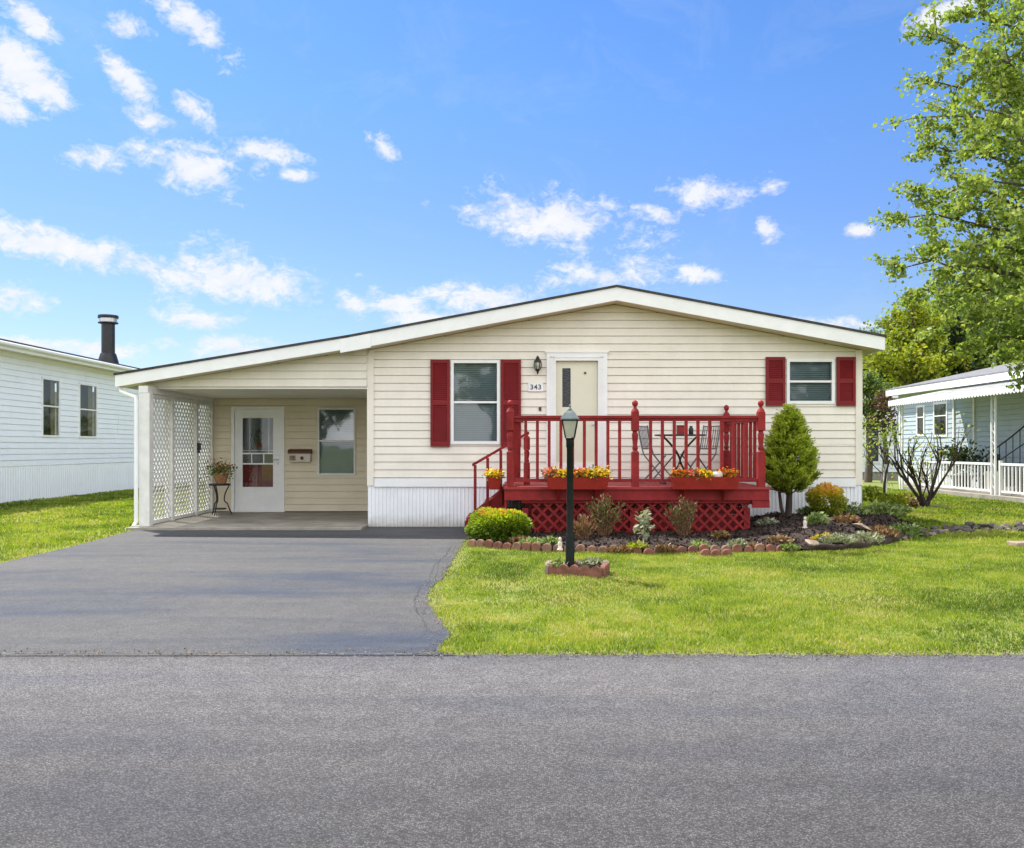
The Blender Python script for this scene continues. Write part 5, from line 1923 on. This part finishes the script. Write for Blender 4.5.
herb(px(905, 19.5), 19.4, .22, .35, M_dryleaf, 160, .10, 'brown dry plant between the sapling and the bare shrub', z=0.0)

# ------------------------------------------------------------------ trees


def tree(name, label, loc, trunk, branches, leafm, leaf_size, n_leaf, barkm, spread=.5, droop=.1, seed=1, cat='tree', group=None):
    """trunk: list of (x,y,z,r) relative; branches: (z_on_trunk, tip dx,dy,z, r)"""
    g = np.random.default_rng(seed)
    t_ = thing(name, label, cat, loc, group)
    L0 = Vector(loc)
    mb = MB()
    mb.tube([L0 + Vector(p[:3]) for p in trunk], [p[3] for p in trunk], 10, cap=False)
    cen, wts = [], []
    def tr_at(z):
        for a, b in zip(trunk[:-1], trunk[1:]):
            if a[2] <= z <= b[2]:
                u = (z - a[2]) / (b[2] - a[2])
                return Vector(a[:3]).lerp(Vector(b[:3]), u)
        return Vector(trunk[-1][:3])
    for zb, tx_, ty_, tz_, r in branches:
        p0 = tr_at(zb)
        p3 = Vector((tx_, ty_, tz_))
        sag = Vector((0, 0, .12 * (p3 - p0).length))
        p1 = p0.lerp(p3, .35) + sag * .6
        p2 = p0.lerp(p3, .7) + sag
        N = 9
        pts = []
        for i in range(N + 1):
            u = i / N
            q_ = p0 * (1 - u) ** 3 + p1 * 3 * u * (1 - u) ** 2 + p2 * 3 * u * u * (1 - u) + p3 * u ** 3
            pts.append(q_ + Vector(g.normal(size=3) * .03 * (p3 - p0).length / 3))
        mb.tube([L0 + q_ for q_ in pts], [r * (1 - .8 * i / N) for i in range(N + 1)], 6, cap=False)
        Lb = (p3 - p0).length
        for i in range(2, N + 1):
            for k in range(3):
                dirv = (pts[i] - pts[i - 1]).normalized() + Vector(g.normal(size=3) * .75)
                dirv.z -= droop
                tl = Lb * g.uniform(.10, .27) * (1.15 - .5 * i / N)
                q0_ = pts[i]
                q1_ = q0_ + dirv.normalized() * tl
                mb.tube([L0 + q0_, L0 + q0_.lerp(q1_, .5) + Vector((0, 0, .05 * tl)), L0 + q1_], [r * .22, r * .14, r * .06], 4, cap=False)
                for s in range(5):
                    u = .25 + .75 * s / 4
                    cen.append(tuple(q0_.lerp(q1_, u)))
                    wts.append(spread * (.6 + .6 * u) * g.uniform(.5, 1.3))
    mb.build('trunk', barkm, t_, smooth=60)
    cen, wts = np.array(cen), np.array(wts)
    ci = g.integers(0, len(cen), n_leaf)
    c = cen[ci] + g.normal(size=(n_leaf, 3)) * wts[ci][:, None] * np.array([1, 1, .62])
    tn = np.clip(.42 + .28 * g.uniform(-1, 1, len(cen))[ci] + g.uniform(-.3, .3, n_leaf), 0, 1)
    leaves('crown', c + np.array(loc), leaf_size, leafm, t_, tn, droop=.3, aspect=.72)
    return t_


# the big maple reaching in from the right
TX, TY = 11.3, 16.2
def tip(sx_, sy_, Y):
    sx_ = sx_ + 27
    return (px(sx_, Y) - TX, Y - TY, pz(sy_, Y))
brs = []
for sx_, sy_, Y, zb, r in ((912, 40, 15.6, 6.6, .055), (908, 82, 16.4, 6.0, .055), (902, 112, 15.2, 5.6, .055), (903, 150, 16.8, 5.2, .06), (893, 190, 15.8, 4.6, .06), (883, 218, 16.6, 4.2, .06),
                           (880, 268, 15.6, 3.6, .06), (890, 290, 16.8, 3.4, .055), (918, 325, 15.6, 3.1, .05), (945, 345, 16.4, 2.9, .05), (940, 8, 16.2, 7.2, .05), (975, -30, 15.5, 7.8, .05),
                           (925, 245, 14.6, 4.0, .05), (950, 180, 14.4, 4.8, .05), (955, 110, 14.3, 5.6, .05), (965, 60, 14.6, 6.2, .05), (960, 290, 14.4, 3.4, .05), (980, 350, 14.8, 2.9, .05), (990, 230, 13.8, 4.2, .05),
                           (995, 140, 13.9, 5.2, .05), (1000, 30, 14.5, 6.8, .05), (1010, 300, 13.9, 3.3, .05), (930, 130, 17.6, 5.4, .05), (925, 210, 17.6, 4.4, .05), (945, 300, 17.8, 3.4, .05), (1005, 370, 14.8, 2.7, .04), (960, -10, 17.4, 7.2, .05), (1010, 180, 15.0, 4.6, .04), (1000, 260, 15.6, 3.8, .04), (985, 90, 16.2, 5.6, .04)):
    x, y, z = tip(sx_, sy_, Y)
    brs.append((zb, x, y, z, r))
g3 = np.random.default_rng(21)
for k in range(26):
    a = g3.uniform(-1.9, 1.9)
    zb = g3.uniform(2.8, 8.5)
    rr2 = 4.4 * (1 - ((zb - 4.5) / 6.5) ** 2) * g3.uniform(.75, 1.05)
    brs.append((zb, rr2 * math.cos(a), rr2 * math.sin(a), zb + g3.uniform(.6, 1.8), .06))
tree('maple_tree', 'large leafy spring maple whose branches hang in from the right edge', (TX, TY, 0),
     [(0, 0, 0, .30), (.03, 0, 1.5, .24), (-.05, .05, 3.2, .21), (.05, 0, 5.2, .16), (0, .05, 7.5, .10), (.05, 0, 9.5, .05), (0, 0, 11.0, .02)], brs, M_leafA, .088, 88000, M_bark, .088, .12, 31)


def round_tree(name, label, loc, h, r, z0, leafm, size, n, nb, seed, group=None, spread=.4, barkm=None):
    g = np.random.default_rng(seed)
    br = []
    for k in range(nb):
        u = (k + .5) / nb
        zb = z0 + (h - z0) * u * .75
        a = k * 2.4 + g.uniform(-.3, .3)
        prof = math.sin(math.pi * min(1, .18 + .80 * u)) ** .7
        rad = r * prof * g.uniform(.75, 1.1)
        br.append((zb, rad * math.cos(a), rad * math.sin(a), min(h, zb + (h - z0) * g.uniform(.08, .30)), .05 * h / 6))
    tr = [(0, 0, 0, .035 * h), (.02 * h, 0, h * .3, .027 * h), (0, .01 * h, h * .6, .018 * h), (0, 0, h * .98, .004 * h)]
    return tree(name, label, loc, tr, br, leafm, size, n, barkm or M_bark, spread, .05, seed, group=group)


def spot(sx_, Y):
    return (px(sx_, Y), Y, 0)


GB = 'trees behind the blue house'
round_tree('birch_tree', 'bright yellow-green tree just right of the house eave, behind the blue house', spot(914, 41), 8.0, 2.3, 1.8, M_leafB, .18, 12000, 30, 41, GB, .28)
round_tree('maple_tree', 'tall mid-green tree rising behind the blue house roof', spot(1000, 46), 10.8, 4.4, 2.2, M_leafD, .22, 22000, 36, 43, GB, .40)
round_tree('maple_tree', 'fresh green tree filling the gap between the birch and the tall tree', spot(935, 47), 9.0, 3.0, 2.2, M_leafA, .20, 15000, 32, 47, GB, .34)
round_tree('maple_tree', 'dark green rounded tree peeping above the house eave', spot(878, 52), 8.2, 2.6, 2.0, M_leafD, .24, 11000, 28, 44, GB, .34)
round_tree('maple_tree', 'yellow-green tree at the right edge behind the blue house', spot(1075, 47), 9.5, 4.2, 2.0, M_leafB, .24, 13000, 32, 45, GB, .40)
round_tree('small_tree', 'small dark-leaved tree in front of the small white house', spot(868, 34.5), 4.4, .8, 1.9, M_leafD, .12, 2600, 16, 46, None, .17)
round_tree('small_tree', 'small brownish tree at the left end of the blue house awning', spot(884, 33.6), 3.6, .55, 1.7, M_leafP, .12, 900, 14, 48, None, .16)
# dark conifers
def conifer(label, loc, h, r, seed, n=9000):
    g = np.random.default_rng(seed)
    t_ = thing('conifer_tree', label, 'tree', loc, GB)
    MB().tube([Vector(loc), Vector(loc) + Vector((0, 0, h * .95))], [.03 * h, .004 * h], 8).build('trunk', M_bark2, t_)
    u = g.beta(1.1, 1.7, n)
    a = g.uniform(0, 6.28, n)
    lay = .78 + .22 * np.sin(u * 46 + a * 2.0)
    rad = r * (1 - u) * lay * np.sqrt(g.uniform(.15, 1, n))
    c = np.stack([loc[0] + rad * np.cos(a), loc[1] + rad * np.sin(a), .9 + u * (h - .9) - rad * .22], 1)
    leaves('crown', c, .26, M_leafC, t_, aspect=.3, dirs=np.stack([np.cos(a), np.sin(a), np.full(n, -.2)], 1))
conifer('dark conifer behind the blue house between the yellow-green and mid-green trees', spot(958, 40.5), 7.6, 2.5, 51)
conifer('dark conifer glimpsed behind the house corner window of the blue house', spot(884, 47), 6.2, 2.2, 52, 7000)

# the other side of the street: trees that the windows mirror
GS = 'trees across the street'
round_tree('street_tree', 'broad green tree across the street behind the viewpoint, far left', (-11.5, -17, 0), 9.0, 3.2, 2.4, M_leafD, .30, 5000, 24, 61, GS, .4)
round_tree('street_tree', 'loose yellow-green tree across the street straight behind the viewpoint', (-1.0, -19, 0), 8.5, 2.6, 2.6, M_leafA, .28, 3200, 22, 62, GS, .35)
round_tree('street_tree', 'green tree across the street behind the viewpoint, far right', (16.5, -18, 0), 9.0, 3.2, 2.4, M_leafD, .30, 5000, 24, 63, GS, .4)

# ------------------------------------------------------------------ grass
BED_GR = [tuple(p) for p in EDGE] + [(6.3, 14.2), (6.3, 16.2), (5.84, 16.2), (5.84, 14.99), (-.45, 14.99), (-.62, 13.2)]
RING = [tuple(p) for p in (q0, q1, q2, q3)]


def grass(name, n, xr, yr, h, wdt, label, fade=1.0):
    g = np.random.default_rng(hash(name) % 1000 if False else len(name))
    # more blades close to the camera
    u = g.uniform(0, 1, n)
    y = yr[0] * (yr[1] / yr[0]) ** (u ** fade)
    x = g.uniform(xr[0], xr[1], n)
    vis = np.abs(x) < y * .60 + 3.2
    x, y = x[vis], y[vis]
    drive_edge = seg_dist(DRIVE, x, y, True)
    bad = inside(DRIVE, x, y) & (drive_edge > .02)
    bad |= (y < ROAD_Y + .005 + .035 * vnoise(x, y, 5))
    bad |= inside(BED_GR, x, y) & (seg_dist(BED_GR, x, y, True) > .06)
    bad |= inside(RING, x, y)
    bad |= (x > -6.2) & (x < HX1 + .02) & (y > 14.35)
    bad |= (x > -2.6) & (x < HX1) & (y > 14.9)
    bad |= (x < LX + .05) | ((x > 12.0) & (y > 17.5))
    bad |= inside(ringp, x, y)
    x, y = x[~bad], y[~bad]
    n = len(x)
    thin = vnoise(x, y, 1.1) * .5 + vnoise(x, y, 3.1) * .5
    edge_t = np.clip(1 - seg_dist(DRIVE, x, y, True) / .18, 0, 1) + np.clip(1 - (y - ROAD_Y) / .10, 0, 1)
    keep = g.uniform(0, 1, n) < np.clip(1.0 + .6 * thin - .35 * edge_t, .2, 1)
    x, y, thin, edge_t = x[keep], y[keep], thin[keep], edge_t[keep]
    n = len(x)
    a = g.uniform(0, 6.28, n)
    hh = h * g.uniform(.5, 1.25, n) * (1 + .4 * thin + .35 * vnoise(x, y, 9.3)) * (1 - .35 * np.clip(edge_t, 0, 1))
    ww = wdt * g.uniform(.7, 1.3, n) * np.maximum(1, y / 11)
    lean = hh * g.uniform(.15, 1.0, n)
    la = g.uniform(0, 6.28, n)
    dx, dy = np.cos(a) * ww / 2, np.sin(a) * ww / 2
    lx_, ly_ = np.cos(la) * lean, np.sin(la) * lean
    z0 = np.full(n, .0)
    b0 = np.stack([x - dx, y - dy, z0], 1)
    b1 = np.stack([x + dx, y + dy, z0], 1)
    m0 = np.stack([x - dx * .8 + lx_ * .35, y - dy * .8 + ly_ * .35, hh * .6], 1)
    m1 = np.stack([x + dx * .8 + lx_ * .35, y + dy * .8 + ly_ * .35, hh * .6], 1)
    tp = np.stack([x + lx_, y + ly_, hh * g.uniform(.8, 1, n)], 1)
    v = np.stack([b0, b1, m1, m0, tp], 1).reshape(-1, 3)
    i = np.arange(n)[:, None] * 5
    t = np.concatenate([i + np.array([[0, 1, 2]]), i + np.array([[0, 2, 3]]), i + np.array([[3, 2, 4]])], 1).reshape(-1, 3)
    tint = np.clip(.38 + .30 * vnoise(x, y, .9) + .24 * vnoise(x, y, 2.6) + .16 * vnoise(x, y, 6.5) + .17 * vnoise(x, y, 13.7) + g.normal(size=n) * .15, 0, .86)
    dry = g.uniform(0, 1, n) < (.07 + .35 * np.clip(edge_t, 0, 1) + .55 * np.clip(vnoise(x, y, .7) * .6 + vnoise(x, y, 2.1) * .6 - .25, 0, 1))
    tint[dry] = g.uniform(.85, 1, dry.sum())
    o = np_mesh(name, v, t, M_grass, tint=np.repeat(tint, 3))
    return tag(o, label, kind='stuff')


grass('grass', 500000, (-1.2, 11), (5.6, 14.2), .030, .0055, 'mown green lawn grass with dry flecks in front of the deck', 1.0)
grass('side_grass', 150000, (-12.1, -5.6), (8.6, 34), .05, .010, 'sunlit lawn grass between the driveway and the white house', .9)
grass('back_grass', 130000, (5.4, 13), (12.6, 32), .055, .011, 'lawn grass between the flower bed and the blue house', .9)

# loose grit and dead thatch along the broken edges of the paving
gr_ = np.random.default_rng(77)
n = 5200
xs_ = np.concatenate([gr_.uniform(-.6, 6, 3000), gr_.uniform(-7, -.5, 1100), np.zeros(1100)])
ys_ = ROAD_Y + np.concatenate([gr_.normal(-.02, .06, 3000), gr_.normal(.02, .06, 1100), np.zeros(1100)])
u_ = gr_.uniform(0, 1, 1100)
ex, ey = zip(*dr_right[3:])
yy_ = 5.8 + 6.2 * u_
xs_[-1100:] = np.interp(yy_, ey[::-1], ex[::-1]) + gr_.normal(0, .06, 1100)
ys_[-1100:] = yy_
v, t = leaf_geo(np.stack([xs_, ys_, np.full(n, .0125)], 1), .013, up=1.6, aspect=.7, fold=.1)
M_crumb = leaf_mat('grit_crumb', [(0.0, (0.09, 0.075, 0.06)), (0.5, (0.15, 0.125, 0.09)), (1.0, (0.25, 0.21, 0.14))], 0.0, .9)
tag(np_mesh('edge_gravel', v, t, M_crumb, tint=np.repeat(gr_.uniform(0, 1, n), 2)), 'loose tan grit and dead thatch along the edges of the road and driveway', kind='stuff')

# a far belt of trees closing the view behind the houses
gt = np.random.default_rng(91)
n = 14000
cx_ = gt.uniform(-110, 150, 150)
ch_ = gt.uniform(4.5, 7.5, 150)
k_ = gt.integers(0, 150, n)
dd = gt.normal(size=(n, 3))
dd /= np.linalg.norm(dd, axis=1, keepdims=True)
c = np.stack([cx_[k_] + dd[:, 0] * 2.6, 112 + dd[:, 1] * 2.2 + (k_ % 5), ch_[k_] * (.52 + .46 * dd[:, 2])], 1)
v, t = leaf_geo(c, .75)
tag(np_mesh('treeline', v, t, M_leafD, tint=np.repeat(np.clip(gt.uniform(0, .6, n) + .2 * dd[:, 2], 0, 1), 2)), 'far belt of green trees along the horizon behind the houses', kind='stuff')
